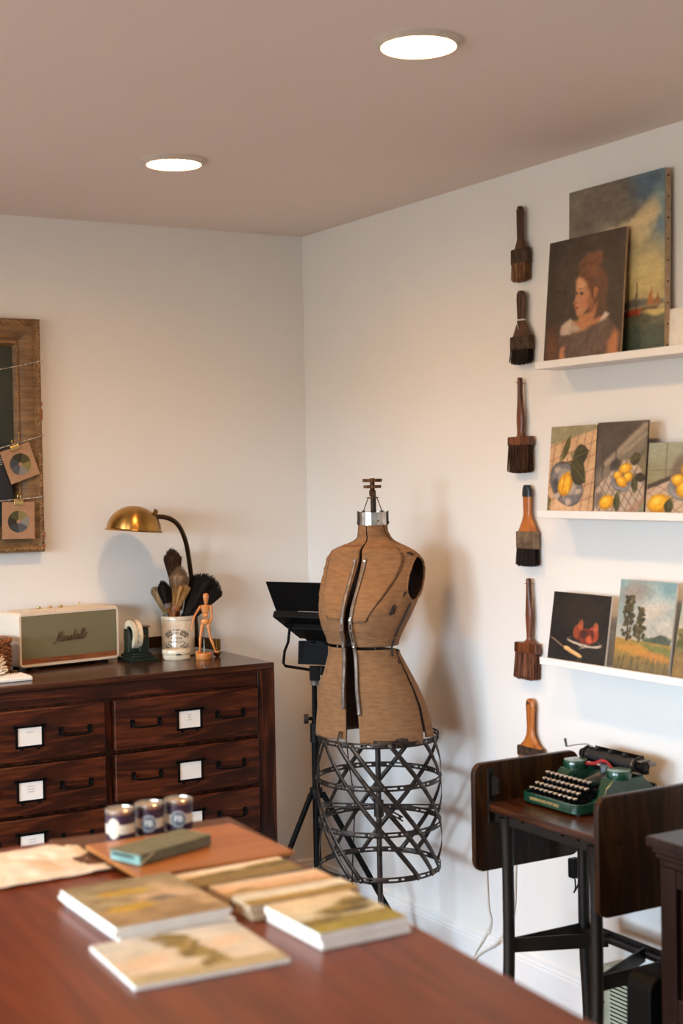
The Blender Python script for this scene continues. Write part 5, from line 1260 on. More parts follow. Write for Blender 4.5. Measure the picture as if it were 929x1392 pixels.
# ------------------------------------------------------------------ green portable typewriter
TG = mat('green_lacquer', S(20, 66, 46), 0.22, col2=S(15, 52, 36), scale=12, coat=.5)
TGT = mat('pale_green_cap', S(96, 122, 104), 0.2, col2=S(84, 108, 92), scale=12, coat=.4)
LETG = mat('gilt_lettering', S(190, 150, 92), .5)
RUB = mat('black_rubber', S(24, 22, 22), .55); REDR = mat('red_ribbon', S(160, 24, 30), .7); KEYT = mat('ivory_key', S(222, 206, 180), .25, coat=.6)
tw = thing('typewriter', 'small dark green portable typewriter with round keys on the typing stand', 'typewriter', (-.325, -1.807, CTZ), RW)
# base tray: U-shaped frame, rounded front corners
WB, DB = .232, .285
def uframe(z0, z1, inset, wall_):
    o1 = rrect(WB - inset * 2, DB - inset * 2, .030, 6); o2 = rrect(WB - inset * 2 - wall_ * 2, DB - inset * 2 - wall_ * 2, .022, 6); n = len(o1)
    sl = lambda y: z1 + max(0, (y + .02) * .12)
    vv = [(x, y + DB / 2, z0) for x, y in o1] + [(x, y + DB / 2, sl(y)) for x, y in o1] + [(x, y + DB / 2, sl(y)) for x, y in o2] + [(x, y + DB / 2, z0) for x, y in o2]
    ff = []
    for k_ in range(4):
        for i in range(n): ff.append((k_ * n + i, k_ * n + (i + 1) % n, ((k_ + 1) % 4) * n + (i + 1) % n, ((k_ + 1) % 4) * n + i))
    return MB().add(vv, ff)
uframe(.006, .030, 0, .006).build('base_frame', TG, tw, bevel=.0015)
MB().box((0, DB / 2, .010), (WB - .016, DB - .016, .006)).build('base_plate', BLACKP, tw, flat=True)
for sx in (-1, 1):
    for y in (.03, DB - .03): MB().cyl((sx * .09, y, 0), (sx * .09, y, .008), .010, n=12).build('rubber_foot', RUB, tw)
v_, f_ = text_geo('UNDERWOOD PORTABLE', .0100, spacing=1.0, bold=.0003)
MB().add([(p[0] - .012, -.0004, p[1] + .0175) for p in v_], f_).build('name_lettering', LETG, tw, flat=True, fixn=False)
# side walls rising to the body, spool housings
for sx in (-1, 1):
    prof = [(.088, .026), (.125, .040), (.150, .070), (.158, .082), (.225, .080), (.275, .052), (.283, .028)]
    n = len(prof); xs = (sx * WB / 2, sx * (WB / 2 - .004))
    top_in = sx * .060
    vv = [(xs[0], y, z) for y, z in [(.088, .020)] + prof + [(.283, .018)]]
    # sloped shoulder from the outer wall up to the spool platform
    a = [(sx * WB / 2, .095, .028), (sx * WB / 2, .275, .030), (sx * .105, .250, .066), (sx * .105, .150, .066), (sx * .105, .112, .042)]
    b_ = [(sx * .052, .252, .076), (sx * .052, .150, .076), (sx * .052, .112, .045)]
    V = [(sx * .116, .085, .026), (sx * .116, .280, .028), (sx * .108, .225, .078), (sx * .108, .130, .078), (sx * .106, .108, .058), (sx * .056, .225, .078), (sx * .056, .130, .078), (sx * .074, .108, .058), (sx * .096, .085, .034), (sx * .050, .280, .028), (sx * .050, .085, .022), (sx * .116, .280, .018), (sx * .116, .085, .016)]
    F = [(0, 1, 2, 3, 4), (3, 2, 5, 6), (4, 3, 6, 7), (0, 4, 7, 8), (1, 9, 5, 2), (8, 7, 6, 5, 9, 10), (0, 8, 10, 12), (12, 10, 9, 11), (0, 12, 11, 1), (1, 11, 9)]
    MB().add(V, F).build('side_housing', TG, tw, bevel=.003)
    MB().lathe([(.0315, .074), (.0325, .076), (.0325, .0935), (.031, .096)], 36, M=Matrix.Translation((sx * .086, .166, 0))).build('spool_cover', TG, tw)
    MB().lathe([(.031, .0955), (.0305, .0975), (.027, .0982), (0, .0985)], 36, M=Matrix.Translation((sx * .086, .166, 0))).build('spool_cap', TGT, tw)
    mk = MB()
    for k_, (x, y, a_, l_) in enumerate(((0, .003, .3, .016), (.004, -.003, -.4, .012), (-.005, 0, 1.1, .008))): mk.box((0, 0, 0), (l_, .0016, .0004), M=Matrix.Translation((sx * .086 + x, .166 + y, .0988)) @ Matrix.Rotation(a_, 4, 'Z'))
    mk.build('cap_emblem', TG, tw, flat=True)
MB().box((0, .262, .045), (.12, .020, .050)).build('rear_housing', TG, tw, bevel=.003)
# type basket: bars fanned round the guide
TYP = mat('type_bar_steel', S(120, 112, 104), .35, .9)
for i in range(22):
    a = lerp(-1.15, 1.15, i / 21)
    MB().tube([(.046 * math.sin(a), .188 - .055 * math.cos(a), .060 - .008 * abs(a)), (.012 * math.sin(a), .187 - .010 * math.cos(a), .070)], .0010, 4).build('type_bar', TYP, tw)
MB().prism(arc(0, .058, .050, PI + .2, 2 * PI - .2, 12), .126, .130).build('basket_shield', BLACK, tw)
MB().box((0, .194, .078), (.030, .006, .030)).build('type_guide', STEEL, tw, bevel=.001)
MB().box((.012, .190, .094), (.004, .004, .018)).build('ribbon_vibrator', STEEL, tw, bevel=.0006)
MB().box((-.012, .190, .094), (.004, .004, .018)).build('ribbon_vibrator', STEEL, tw, bevel=.0006)
rb = catmull([(-.062, .172, .090), (-.035, .186, .091), (-.012, .1895, .101), (.012, .1895, .101), (.035, .186, .091), (.062, .172, .090)], 6)
vv = []
for p in rb: vv += [p + Vector((0, 0, -.0045)), p + Vector((0, 0, .0045))]
MB().add(vv, [(2 * i, 2 * i + 1, 2 * i + 3, 2 * i + 2) for i in range(len(rb) - 1)]).build('ribbon', REDR, tw, solid=.0006)
# keys
KR = [(.031, .036, 10, -.102), (.050, .046, 10, -.103), (.069, .057, 10, -.095), (.088, .069, 10, -.106)]
kb = MB(); kb.lathe([(.0050, -.0045), (.0073, -.002), (.0074, .0010), (.0068, .0017)], 14, 0); kb.lathe([(.0064, .0012), (.0062, .0021), (0, .0023)], 14, 1)
sb = MB(); sb.cyl((0, 0, -.003), (0, .004, -.020), .0042, .003, 8); sb.tube([(0, .003, -.018), (0, .040, -.014)], .0016, 4)
key_me = stem_me = None
for k_, (y, z, n_, x0) in enumerate(KR):
    for i in range(n_):
        x = x0 + i * (.0195 if k_ == 0 else .0186)
        if key_me is None:
            o = kb.build('key', [STEEL, KEYT], tw, loc=(x, y, z)); key_me = o.data; q_ = sb.build('key_stem', BLACK, o); stem_me = q_.data
        else:
            o = bpy.data.objects.new('key', key_me); COL.objects.link(o); o.parent = tw; o.location = (x, y, z)
            q_ = bpy.data.objects.new('key_stem', stem_me); COL.objects.link(q_); q_.parent = o
for k_, (y, z, n_, x0) in enumerate(KR): MB().box((-.015, y + .012, z - .022), (.190, .010, .010)).build('key_comb', BLACK, tw, bevel=.001)
MB().tube([(-.082, .016, .024), (.054, .016, .024)], .0050, 10).build('space_bar', BLACK, tw)
# carriage
PY, PZ = .222, .102
MB().cyl((-.098, PY, PZ), (.098, PY, PZ), .0180, n=32).build('platen', RUB, tw)
for s_, r in ((-.088, .0186), (.088, .0186)): MB().cyl((s_ - .002, PY, PZ), (s_ + .002, PY, PZ), r, n=32).build('platen_band', STEEL, tw)
for x in (-.06, -.005, .05):
    MB().cyl((x - .006, PY - .004, PZ + .020), (x + .006, PY - .004, PZ + .020), .0062, n=16).build('paper_roller', RUB, tw)
MB().cyl((-.095, PY - .004, PZ + .0195), (.095, PY - .004, PZ + .0195), .0016, n=8).build('paper_bail', BLACK, tw)
for sx in (-1, 1):
    MB().prism(arc(PY, PZ, .024, -.6, PI + .6, 14), sx * .1005 - .002, sx * .1005 + .002, M=Matrix(((0, 1, 0, 0), (1, 0, 0, 0), (0, 0, 1, 0), (0, 0, 0, 1)))).build('carriage_end_plate', IRON, tw)
    MB().cyl((sx * .102, PY, PZ), (sx * .124, PY, PZ), .0135, n=20).build('platen_knob', BLACKP, tw)
    MB().cyl((sx * .1235, PY, PZ), (sx * .1255, PY, PZ), .0085, n=20).build('knob_cap', IRON, tw)
MB().box((.111, PY + .022, PZ + .004), (.022, .032, .012)).build('carriage_release', STEELG, tw, bevel=.003)
MB().box((.108, PY + .006, PZ + .014), (.020, .034, .004)).build('ratchet_cover', STEELG, tw, bevel=.001)
MB().box((0, PY + .020, PZ - .018), (.215, .014, .012)).build('carriage_rail', BLACK, tw, bevel=.002)
MB().box((0, PY - .012, PZ - .026), (.215, .010, .010)).build('carriage_rail', BLACK, tw, bevel=.002)
MB().box((0, PY + .020, PZ + .010), (.190, .004, .024), M=None).build('paper_table', BLACK, tw, bevel=.001)
lv = catmull([(-.085, PY - .002, PZ + .020), (-.098, PY - .006, PZ + .028), (-.115, PY - .03, PZ + .026), (-.128, PY - .052, PZ + .022)], 6)
MB().tube(lv, .0028, 8, flat=.5).build('return_lever', STEEL, tw)
MB().tube([lv[-1], lv[-1] + Vector((-.002, -.003, .022))], [.003, .0045], 8).build('lever_paddle', STEEL, tw)

# ------------------------------------------------------------------ heater, wastebasket, outlet and cords by the wall
HEAT = mat('putty_enamel', S(176, 176, 152), .45, col2=S(164, 164, 142), scale=20)
ht_ = thing('louvred_heater', 'putty coloured slim louvred metal heater by the wall under the typing stand', 'heater', (-.043, -1.935, 0), RW)
HW, HH, HD = .45, .232, .062
MB().box((0, 0, HH / 2 + .01), (HW, HD, HH - .02)).build('casing', HEAT, ht_, bevel=.006)
MB().box((.008, -HD / 2 - .0008, .112), (HW - .06, .0016, .19)).build('grille_recess', BLACKP, ht_, flat=True)
for i in range(17):
    o = MB().box((0, 0, 0), (HW - .06, .007, .0058)).build('louvre', HEAT, ht_, loc=(.008, -HD / 2 - .003, .024 + i * .0108)); o.rotation_euler = (-.5, 0, 0)
MB().cyl((-HW / 2 + .011, -HD / 2 + .001, .13), (-HW / 2 + .011, -HD / 2 - .002, .13), .0035, n=10).build('casing_screw', IRON, ht_)
for sx in (-1, 1): MB().box((sx * .17, 0, .01), (.03, .055, .02)).build('casing_foot', BLACKP, ht_)
wb = thing('equipment_case', 'black upright case with rounded corners between the typing stand and the dark cabinet', 'case', (-.345, -2.275, 0), 0)
m = MB(); out = rrect(.20, .42, .035, 6)
m.prism([(x * (1.06 if z < 0 else 1), z + .222) for x, z in out], -.04, .04); m.build('case_shell', BLACKP, wb, bevel=.006)
MB().tube([(-.03, 0, .431), (-.028, 0, .452), (.028, 0, .452), (.03, 0, .431)], .005, 8).build('case_handle', BLACK, wb)
for sx in (-1, 1): MB().box((sx * .07, 0, .006), (.03, .06, .014)).build('case_foot', BLACKP, wb)
ou = thing('wall_outlet', 'white wall outlet plate with a black plug behind the typing stand', 'outlet', (0, -1.545, .485), RW)
MB().box((0, -.003, 0), (.070, .006, .114)).build('cover_plate', TRIM, ou, bevel=.002)
MB().box((0, -.007, .022), (.032, .003, .028)).build('socket', WHITEP, ou, bevel=.003); MB().box((0, -.007, -.022), (.032, .003, .028)).build('socket', WHITEP, ou, bevel=.003)
MB().cyl((0, -.006, 0), (0, -.008, 0), .003, n=8).build('plate_screw', STEEL, ou)
pg = thing('power_adapter', 'black plug-in power adapter in the wall outlet', 'adapter', (-.009, -1.548, .452), RW)
MB().box((0, -.018, -.004), (.026, .030, .056)).build('adapter_body', BLACKP, pg, bevel=.005)
MB().tube(catmull([(.004, -.02, -.034), (.006, -.02, -.06), (-.006, -.016, -.075), (.008, -.012, -.05), (.012, -.014, -.03)], 5), .0024, 6).build('lead', BLACKP, pg)
CORD = mat('white_cord', S(222, 216, 206), .5)
def cord(name, label, pts, r=.0028): return tag(MB().tube(catmull(pts, 8), r, 8).build(name, CORD), label, 'cord', 'white cords on the wall')
cord('white_cable', 'thin white cord hanging down the wall beside the typing stand leg', [(-.006, -1.098, .52), (-.006, -1.100, .32), (-.007, -1.106, .23), (-.008, -1.118, .18), (-.022, -1.09, .115), (-.022, -1.055, .07), (-.05, -1.04, .006), (-.10, -1.02, .004)], .0026)
cord('white_cable', 'thicker white cord curving from behind the leg to the floor', [(-.006, -1.252, .52), (-.006, -1.244, .355), (-.007, -1.232, .24), (-.022, -1.175, .14), (-.023, -1.10, .09), (-.024, -1.055, .055), (-.06, -1.03, .006), (-.11, -1.00, .005)], .0040)
cord('white_cable', 'white cord looping up from the floor at the baseboard', [(-.07, -1.30, .004), (-.03, -1.33, .014), (-.024, -1.37, .026), (-.024, -1.42, .018), (-.05, -1.47, .004), (-.09, -1.5, .004)], .0026)

# ------------------------------------------------------------------ dark cabinet at the picture's edge
cb = thing('dark_cabinet', 'dark brown panelled cabinet with moulded top at the picture edge', 'cabinet', (-.245, -2.85, 0), RW)
CW, CDp, CH = .99, .49, .768
MB().box((0, 0, CH - .011), (CW, CDp, .022)).build('cabinet_top', MAHOG, cb, bevel=.004)
for k_, (ins, z, h) in enumerate(((.008, CH - .029, .014), (.014, CH - .042, .012), (.021, CH - .056, .016))): MB().box((0, .004, z), (CW - ins * 2, CDp - ins * 1.6, h)).build('top_moulding', MAHOG, cb, bevel=.004)
MB().box((0, .012, (CH - .064) / 2), (CW - .05, CDp - .046, CH - .064)).build('cabinet_case', MAHOG, cb, bevel=.002)
yF = -(CDp / 2) + .030
for sx in (-1, 1): MB().box((sx * (CW / 2 - .045), yF, (CH - .064) / 2), (.048, .016, CH - .066)).build('stile', MAHOG, cb, bevel=.003)
MB().box((0, yF, CH - .085), (CW - .14, .015, .04)).build('rail', MAHOG, cb, bevel=.003); MB().box((0, yF, .10), (CW - .14, .015, .06)).build('rail', MAHOG, cb, bevel=.003); MB().box((0, yF, .40), (CW - .14, .015, .05)).build('rail', MAHOG, cb, bevel=.003)
MB().box((0, yF, .39), (.05, .015, .60)).build('stile', MAHOG, cb, bevel=.003)
for sx in (-1, 1):
    for z0, z1 in ((.432, .660), (.136, .370)):
        xc, w_ = sx * .2225, .37
        m = MB()
        for ins, yy in ((.006, -.002), (.016, .002)):
            for q_ in (-1, 1):
                m.box((xc + q_ * (w_ / 2 - ins), yF + yy, (z0 + z1) / 2), (.010, .012, z1 - z0 - 2 * ins + .01)); m.box((xc, yF + yy, (z0 + z1) / 2 + q_ * ((z1 - z0) / 2 - ins)), (w_ - 2 * ins, .012, .010))
        m.build('panel_moulding', MAHOG, cb, bevel=.002)
        MB().box((xc, yF + .006, (z0 + z1) / 2), (w_ - .06, .008, z1 - z0 - .06)).build('raised_panel', MAHOG, cb, bevel=.004)
# ------------------------------------------------------------------ big work table in the foreground
TZ = .86; TROT = -math.atan2(.044, .60)
TC = Vector((-1.404, -2.709, 0)); ta = math.atan2(.044, .60)
# far right corner of the top
dv_ = Vector((-.044, -.60, 0)).normalized(); dw = Vector((-dv_.y * -1, dv_.x * -1, 0))
dw = Vector((dv_.y, -dv_.x, 0));  dw = dw if dw.x < 0 else -dw
corner = TC - dv_ * .665
TL, TWD = 1.75, 1.05
tcen = corner + dv_ * TL / 2 + dw * TWD / 2
tb = thing('work_table', 'large reddish brown wooden work table in the foreground', 'table', (tcen.x, tcen.y, 0), math.atan2(-dw.y, -dw.x))
MB().box((0, 0, TZ - .016), (TWD, TL, .032)).build('table_top', TABLE, tb, bevel=.004)
for sx in (-1, 1): MB().box((sx * (TWD / 2 - .06), 0, TZ - .085), (.024, TL - .16, .10)).build('apron', TABLE, tb, bevel=.002)
for sy in (-1, 1): MB().box((0, sy * (TL / 2 - .06), TZ - .085), (TWD - .16, .024, .10)).build('apron', TABLE, tb, bevel=.002)
for sx in (-1, 1):
    for sy in (-1, 1):
        MB().lathe([(.030, 0), (.026, .02), (.034, .10), (.040, .60), (.042, .66)], 20, M=Matrix.Translation((sx * (TWD / 2 - .07), sy * (TL / 2 - .07), 0))).build('leg', TABLE, tb)
        MB().box((sx * (TWD / 2 - .07), sy * (TL / 2 - .07), .745), (.075, .075, .166)).build('leg_block', TABLE, tb, bevel=.003)

# dark board lying at the far edge, orange drawing board on it
def quad_box(name, q, z0, z1, mt, parent=None, bevel=.002):
    vv = [(x, y, z) for z in (z0, z1) for x, y in q]
    return MB().add(vv, [(3, 2, 1, 0), (4, 5, 6, 7), (0, 1, 5, 4), (1, 2, 6, 5), (2, 3, 7, 6), (3, 0, 4, 7)]).build(name, mt, parent, bevel=bevel)
pk = thing('dark_board', 'dark brown wooden board lying under the paint pots at the far table edge', 'board', (-1.54, -2.17, TZ), -.07)
MB().box((0, 0, .0032), (.375, .255, .0064)).build('board_panel', PLANK, pk, bevel=.002)
for sx in (-1, 1): MB().box((sx * .1795, 0, .0034), (.016, .256, .0068)).build('board_cleat', PLANK, pk, bevel=.002)
BZ = TZ + .0070
ob = thing('drawing_board', 'orange-brown wooden drawing board lying across the dark board', 'board', (-1.542, -2.292, BZ), .0)
MB().box((0, 0, .0095), (.302, .262, .009)).build('board_panel', BOARDM, ob, bevel=.0015)
for sx in (-1, 1): MB().box((sx * .128, 0, .0026), (.026, .250, .0052)).build('board_cleat', PLANK, ob, bevel=.001)
BT = BZ + .0142
# paint sample pots
PURP = mat('plum_label', S(58, 30, 50), .4, col2=S(50, 26, 44), scale=20); CRM = mat('cream_label', S(226, 210, 184), .55); CAN = mat('tin_can', S(196, 190, 180), .28, .9, S(168, 160, 150), 20); LIDM = mat('can_lid', S(206, 188, 160), .3, .8, S(186, 166, 138), 20)
ROUN = mat('grey_blue_roundel', S(92, 100, 112), .5); LTR = mat('pale_lettering', S(232, 230, 226), .5)
def wrap_disc(m, a0, z0, rx, rz, R, n=28, hole=0, mi=0):
    vv = []; K = 5
    for k_ in range(K + 1):
        f = lerp(hole, 1, k_ / K)
        for i in range(n):
            a = 2 * PI * i / n; x = rx * f * math.cos(a) / R + a0; vv.append((R * math.sin(x), -R * math.cos(x), z0 + rz * f * math.sin(a)))
    m.add(vv, [(k_ * n + i, k_ * n + (i + 1) % n, (k_ + 1) * n + (i + 1) % n, (k_ + 1) * n + i) for k_ in range(K) for i in range(n)], mi)
def pot(x, y, label, rz_, roundel):
    t = thing('paint_pot', label, 'paint pot', (x, y, TZ + .0070), RZF + rz_, 'paint sample pots in a row')
    R, H = .0272, .064
    MB().lathe([(R - .001, 0), (R + .0006, .0015), (R + .0006, .003), (R, .0045), (R, H - .008), (R + .0004, H - .007), (R + .0012, H - .004), (R + .0012, H - .001), (R, H), (R - .003, H), (R - .0035, H - .003), (.012, H - .0035), (0, H - .003)], 40).build('can_body', CAN, t)
    m = MB(); vv = []; n = 48
    zs = [.0050, .0190, .0190, .0390, .0390, .0555]
    for k_, (z0, z1) in enumerate(((.0050, .0190), (.0190, .0370), (.0370, .0555))):
        b0 = len(m.v); r = R + .0004
        m.add([(r * math.sin(2 * PI * i / n), -r * math.cos(2 * PI * i / n), z) for z in (z0, z1) for i in range(n)], [(i, (i + 1) % n, n + (i + 1) % n, n + i) for i in range(n)], 1 if k_ == 1 else 0)
    m.build('paper_label', [PURP, CRM], t)
    MB().lathe([(R - .0034, H - .0024), (R - .005, H - .0015), (.004, H - .0012), (0, H - .0012)], 36).build('can_lid', LIDM, t)
    if roundel:
        m = MB(); wrap_disc(m, 0, .0285, .0165, .0165, R + .0008, hole=.0); m.build('roundel', ROUN, t, fixn=False)
        m = MB(); wrap_disc(m, 0, .0285, .0158, .0158, R + .0011, hole=.93)
        v_, f_ = text_geo('FB', .0165, bold=.0005); m.add([((R + .0012) * math.sin(p[0] / R), -(R + .0012) * math.cos(p[0] / R), .0285 + p[1]) for p in v_], f_)
        for i, ch in enumerate('PAINT'):
            a = lerp(-.75, .75, i / 4); v_, f_ = text_geo(ch, .0042, res=2)
            xs = [(p[0] * math.cos(-a) - p[1] * math.sin(-a) + .0125 * math.sin(a), p[0] * math.sin(-a) + p[1] * math.cos(-a) + .0125 * math.cos(a)) for p in v_]
            if False: m.add([((R + .0012) * math.sin(p[0] / R), -(R + .0012) * math.cos(p[0] / R), .0285 + p[1]) for p in xs], f_)
        for k_ in range(24):
            if k_ % 2 == 0: wrap_disc(m, .0128 * math.cos(k_ * PI / 12) / R, .0285 + .0128 * math.sin(k_ * PI / 12), .0007, .0012, R + .0012, n=6)
        m.build('roundel_lettering', LTR, t, flat=True, fixn=False)
    else:
        m = MB(); wrap_disc(m, -.35, .0300, .0135, .0195, R + .0008); m.build('blank_oval', CRM, t, fixn=False)
    return t
pot(-1.607, -2.121, 'plum and cream paint sample pot with a blank white oval', 0, False)
pot(-1.541, -2.108, 'middle plum paint sample pot with round FB emblem, between the other two pots', .05, True)
pot(-1.478, -2.105, 'plum paint sample pot with round FB emblem nearest the cabinet handle', .1, True)
# green slip case
GRN = mat('sage_cloth', S(112, 112, 88), .85, col2=S(98, 98, 76), scale=60, bump=.2); TEAL = mat('teal_paper', S(124, 158, 148), .8, col2=S(104, 138, 130), scale=30); WORN = mat('worn_edge', S(176, 160, 128), .85)
gb = thing('slip_case', 'worn sage green cloth box with teal ends lying on the drawing board', 'box', (-1.600, -2.297, BT), .36)
MB().box((0, 0, .0095), (.176, .076, .017)).build('case_body', TEAL, gb, bevel=.0015); MB().box((.001, 0, .0192), (.181, .080, .0026)).build('case_lid', GRN, gb, bevel=.001)
MB().box((.004, -.0390, .0100), (.172, .0012, .0165)).build('front_cloth', GRN, gb, bevel=.0004)
MB().box((-.0885, .004, .0135), (.001, .055, .004)).build('finger_slot', FRAY, gb, flat=True)
MB().tube([(-.088, -.0396, .003), (-.060, -.0398, .016), (-.055, -.0398, .0175)], .0016, 5).build('torn_edge', WORN, gb); MB().box((.0905, 0, .0192), (.0012, .078, .003)).build('worn_corner', WORN, gb)

# crumpled cream paper
PAPER = mat('cream_paper', S(224, 210, 192), .85, col2=S(212, 196, 176), scale=7)
pp = thing('crumpled_paper', 'large crumpled cream paper sheet lying flat on the far left of the table', 'paper', (-1.80, -2.16, TZ), 0)
nx, ny = 60, 44; q4 = [(-1.985, -2.058), (-1.672, -2.070), (-1.706, -2.292), (-2.03, -2.30)]; vv = []; ff = []
from mathutils import noise as mn
for j in range(ny + 1):
    for i in range(nx + 1):
        u_, v2 = i / nx, j / ny
        x = lerp(lerp(q4[0][0], q4[1][0], u_), lerp(q4[3][0], q4[2][0], u_), v2); y = lerp(lerp(q4[0][1], q4[1][1], u_), lerp(q4[3][1], q4[2][1], u_), v2)
        h = .004 + .011 * abs(mn.noise(Vector((x * 9 + y * 5, y * 9 - x * 4, 3)))) + .005 * abs(mn.noise(Vector((x * 26, y * 22, 7))))
        ef = min(1, min(u_, 1 - u_, v2, 1 - v2) * 12); h = .0015 + h * (.45 + .55 * ef)
        if u_ > .92 and v2 > .82: x += .016 * (u_ - .92) / .08; h += .002
        vv.append((x + 1.80, y + 2.16, h))
for j in range(ny):
    for i in range(nx): ff.append((j * (nx + 1) + i, j * (nx + 1) + i + 1, (j + 1) * (nx + 1) + i + 1, (j + 1) * (nx + 1) + i))
MB().add(vv, ff).build('paper_sheet', PAPER, pp, solid=.0006, angle=80)

# pictures lying on the table
def flat_pic(label, q, z, th, pic, edge, mt=PAINTM, group='unframed pictures lying on the table', nm='painting'):
    """Q: far left, far right, near right, near left corners of the top face"""
    c = [sum(p[0] for p in q) / 4, sum(p[1] for p in q) / 4]
    right = Vector((q[1][0] - q[0][0] + q[2][0] - q[3][0], q[1][1] - q[0][1] + q[2][1] - q[3][1])) / 2; dn = Vector((q[0][0] - q[3][0] + q[1][0] - q[2][0], q[0][1] - q[3][1] + q[1][1] - q[2][1])) / 2
    a = math.atan2(right.y, right.x); wd, ht = right.length, dn.length
    t = thing(nm, label, 'painting', (c[0], c[1], z), a, group)
    MB().box((0, 0, th / 2), (wd, ht, th)).build('panel', edge, t, bevel=min(.001, th * .2), seg=1)
    if pic is not None:
        o = pic.mesh('painted_face', wd, ht, 0, t, mt, bx=True); o.location = (0, 0, th + .0005)
        o.scale = (1, 1, 1)
    return t
T0 = TZ + .0008
A4 = [(-1.830, -2.432), (-1.637, -2.440), (-1.656, -2.682), (-1.852, -2.688)]
def shift(q, dx, dy): return [(x + dx, y + dy) for x, y in q]
for k_, (dx, dy, lb) in enumerate(((.004, -.004, 'bottom panel of the small stack, with pale edges showing'), (-.003, .002, 'second panel up in the small stack, with pale edges showing'))):
    flat_pic(lb, shift(A4, dx, dy), T0 + k_ * .0078, .0072, None, EDGEW, nm='artist_canvas')
pa = pic_land(81, 60, 72, .8, ((150, 138, 104), (136, 122, 92)), .42, ((140, 116, 80), (150, 126, 88)))
pa.ell(.30, .36, .22, .07, (176, 142, 40), .1, .5, 2); pa.ell(.42, .70, .24, .07, (170, 138, 46), -.1, .5, 2); pa.ell(.62, .50, .24, .10, (182, 156, 124), .2, .5, 3); pa.ell(.66, .46, .14, .06, (92, 88, 84), .1, .5, 2); pa.ell(.85, .5, .12, .3, (186, 158, 124), .3, .7, 3, .8); pa.ell(.4, .80, .3, .03, (112, 100, 72), 0, .6, 2); pa.line((.1, .6), (.9, .36), .02, (112, 90, 62), .7); pa.noise(10, 50)
flat_pic('yellow and brown abstract still life on top of the small stack of panels', A4, T0 + .0158, .0075, pa, EDGEW)
flat_pic('low wide landscape canvas farthest back beside the drawing board', [(-1.632, -2.430), (-1.424, -2.424), (-1.424, -2.516), (-1.632, -2.522)], T0, .014, pic_land(91, 60, 30, 2.2, ((206, 186, 152), (232, 222, 204)), .62, ((120, 100, 56), (132, 110, 60)), [(.3, .6, .2, .1), (.8, .66, .25, .16)]), EDGE)
flat_pic('low wide pinkish landscape canvas, second from the back', [(-1.618, -2.527), (-1.408, -2.533), (-1.410, -2.616), (-1.612, -2.612)], T0, .014, pic_land(92, 60, 30, 2.4, ((206, 164, 124), (214, 196, 168)), .40, ((150, 126, 76), (186, 150, 104)), [(.2, .42, .1, .05)]), EDGE)
B3 = [(-1.624, -2.632), (-1.420, -2.642), (-1.428, -2.704), (-1.622, -2.704)]
flat_pic('deep-edged canvas at the bottom of the wooden-edged pair', shift(B3, .004, -.001), T0, .0125, None, EDGE, nm='artist_canvas')
flat_pic('wooden-edged landscape canvas with pale sky and ochre field, third from the back', B3, T0 + .013, .012, pic_land(93, 60, 36, 2.6, ((214, 208, 186), (206, 202, 186)), .45, ((146, 120, 60), (168, 140, 60)), [(.85, .4, .1, .1)]), EDGE)
B4 = [(-1.600, -2.712), (-1.432, -2.712), (-1.462, -2.884), (-1.607, -2.886)]
flat_pic('white-edged canvas at the bottom of the nearest stack by the table edge', shift(B4, .003, -.003), T0, .0125, None, EDGEW, nm='artist_canvas')
flat_pic('landscape with green hills on top of the nearest stack by the table edge', B4, T0 + .013, .012, pic_land(94, 56, 56, 1.0, ((198, 196, 168), (210, 192, 156)), .36, ((150, 140, 58), (134, 118, 54)), [(.62, .52, .3, .13), (.2, .32, .24, .07), (.85, .7, .18, .1)]), EDGEW)
pc_ = pic_land(95, 64, 60, 1.1, ((206, 194, 172), (192, 194, 186)), .22, ((176, 164, 128), (178, 160, 120)))
for i in range(60):
    q = random.Random(i); t_ = q.random(); pc_.ell(.47 + .14 * t_ + q.uniform(-.10, .10) * (1 - t_ * .4), .95 - t_ * .78, .06, .03, [(122, 104, 44), (98, 84, 42), (146, 124, 60)][i % 3], q.uniform(-1, 1), .6, 2, .85)
pc_.ell(.2, .45, .2, .12, (214, 184, 148), .4, 1, 2, .7); pc_.ell(.8, .6, .16, .1, (218, 188, 156), .3, 1, 2, .7)
flat_pic('pale landscape panel with one yellow-green tree, nearest on the table', [(-1.890, -2.696), (-1.660, -2.703), (-1.657, -2.912), (-1.897, -2.893)], T0, .0070, pc_, EDGEW)

# ------------------------------------------------------------------ old frame with dark board on the back wall
FRW = mat('gilt_brown_frame', S(168, 130, 82), .5, .15, S(112, 82, 48), 40, (1, 1, 1), .3, 160); FRD = mat('dark_frame_cove', S(134, 102, 66), .5, .1, S(98, 74, 48), 14, (1, 1, 6)); CHIP = mat('bare_wood_chip', S(146, 94, 56), .7)
CHALK = mat('dark_green_board', S(48, 54, 44), .7, col2=S(40, 45, 38), scale=8)
FX1, FX0, FZ1, FZ0 = -1.023, -1.66, 2.096, 1.325
fr_ = thing('framed_board', 'ornate brown gilt picture frame holding a dark board with strung twine', 'frame', ((FX0 + FX1) / 2, 0, (FZ0 + FZ1) / 2))
fwid, fhei = FX1 - FX0, FZ1 - FZ0
prof = [(0, 0), (0, -.034), (.004, -.040), (.012, -.043), (.020, -.041), (.024, -.036), (.030, -.037), (.048, -.036), (.066, -.029), (.078, -.024), (.082, -.027), (.090, -.026), (.095, -.021), (.1, -.014), (.1, 0)]
prof = [(d * .9, y) for d, y in prof]
def member(nm, L_, M):
    vv = []; n = len(prof)
    for s_ in (-1, 1):
        for d, y in prof: vv.append((s_ * (L_ / 2 - d), y, -d))
    MB().add(vv, [(i, (i + 1) % n, n + (i + 1) % n, n + i) for i in range(n)] + [tuple(range(n)), tuple(range(n, 2 * n))], 0, M).build(nm, FRD, fr_, angle=25)
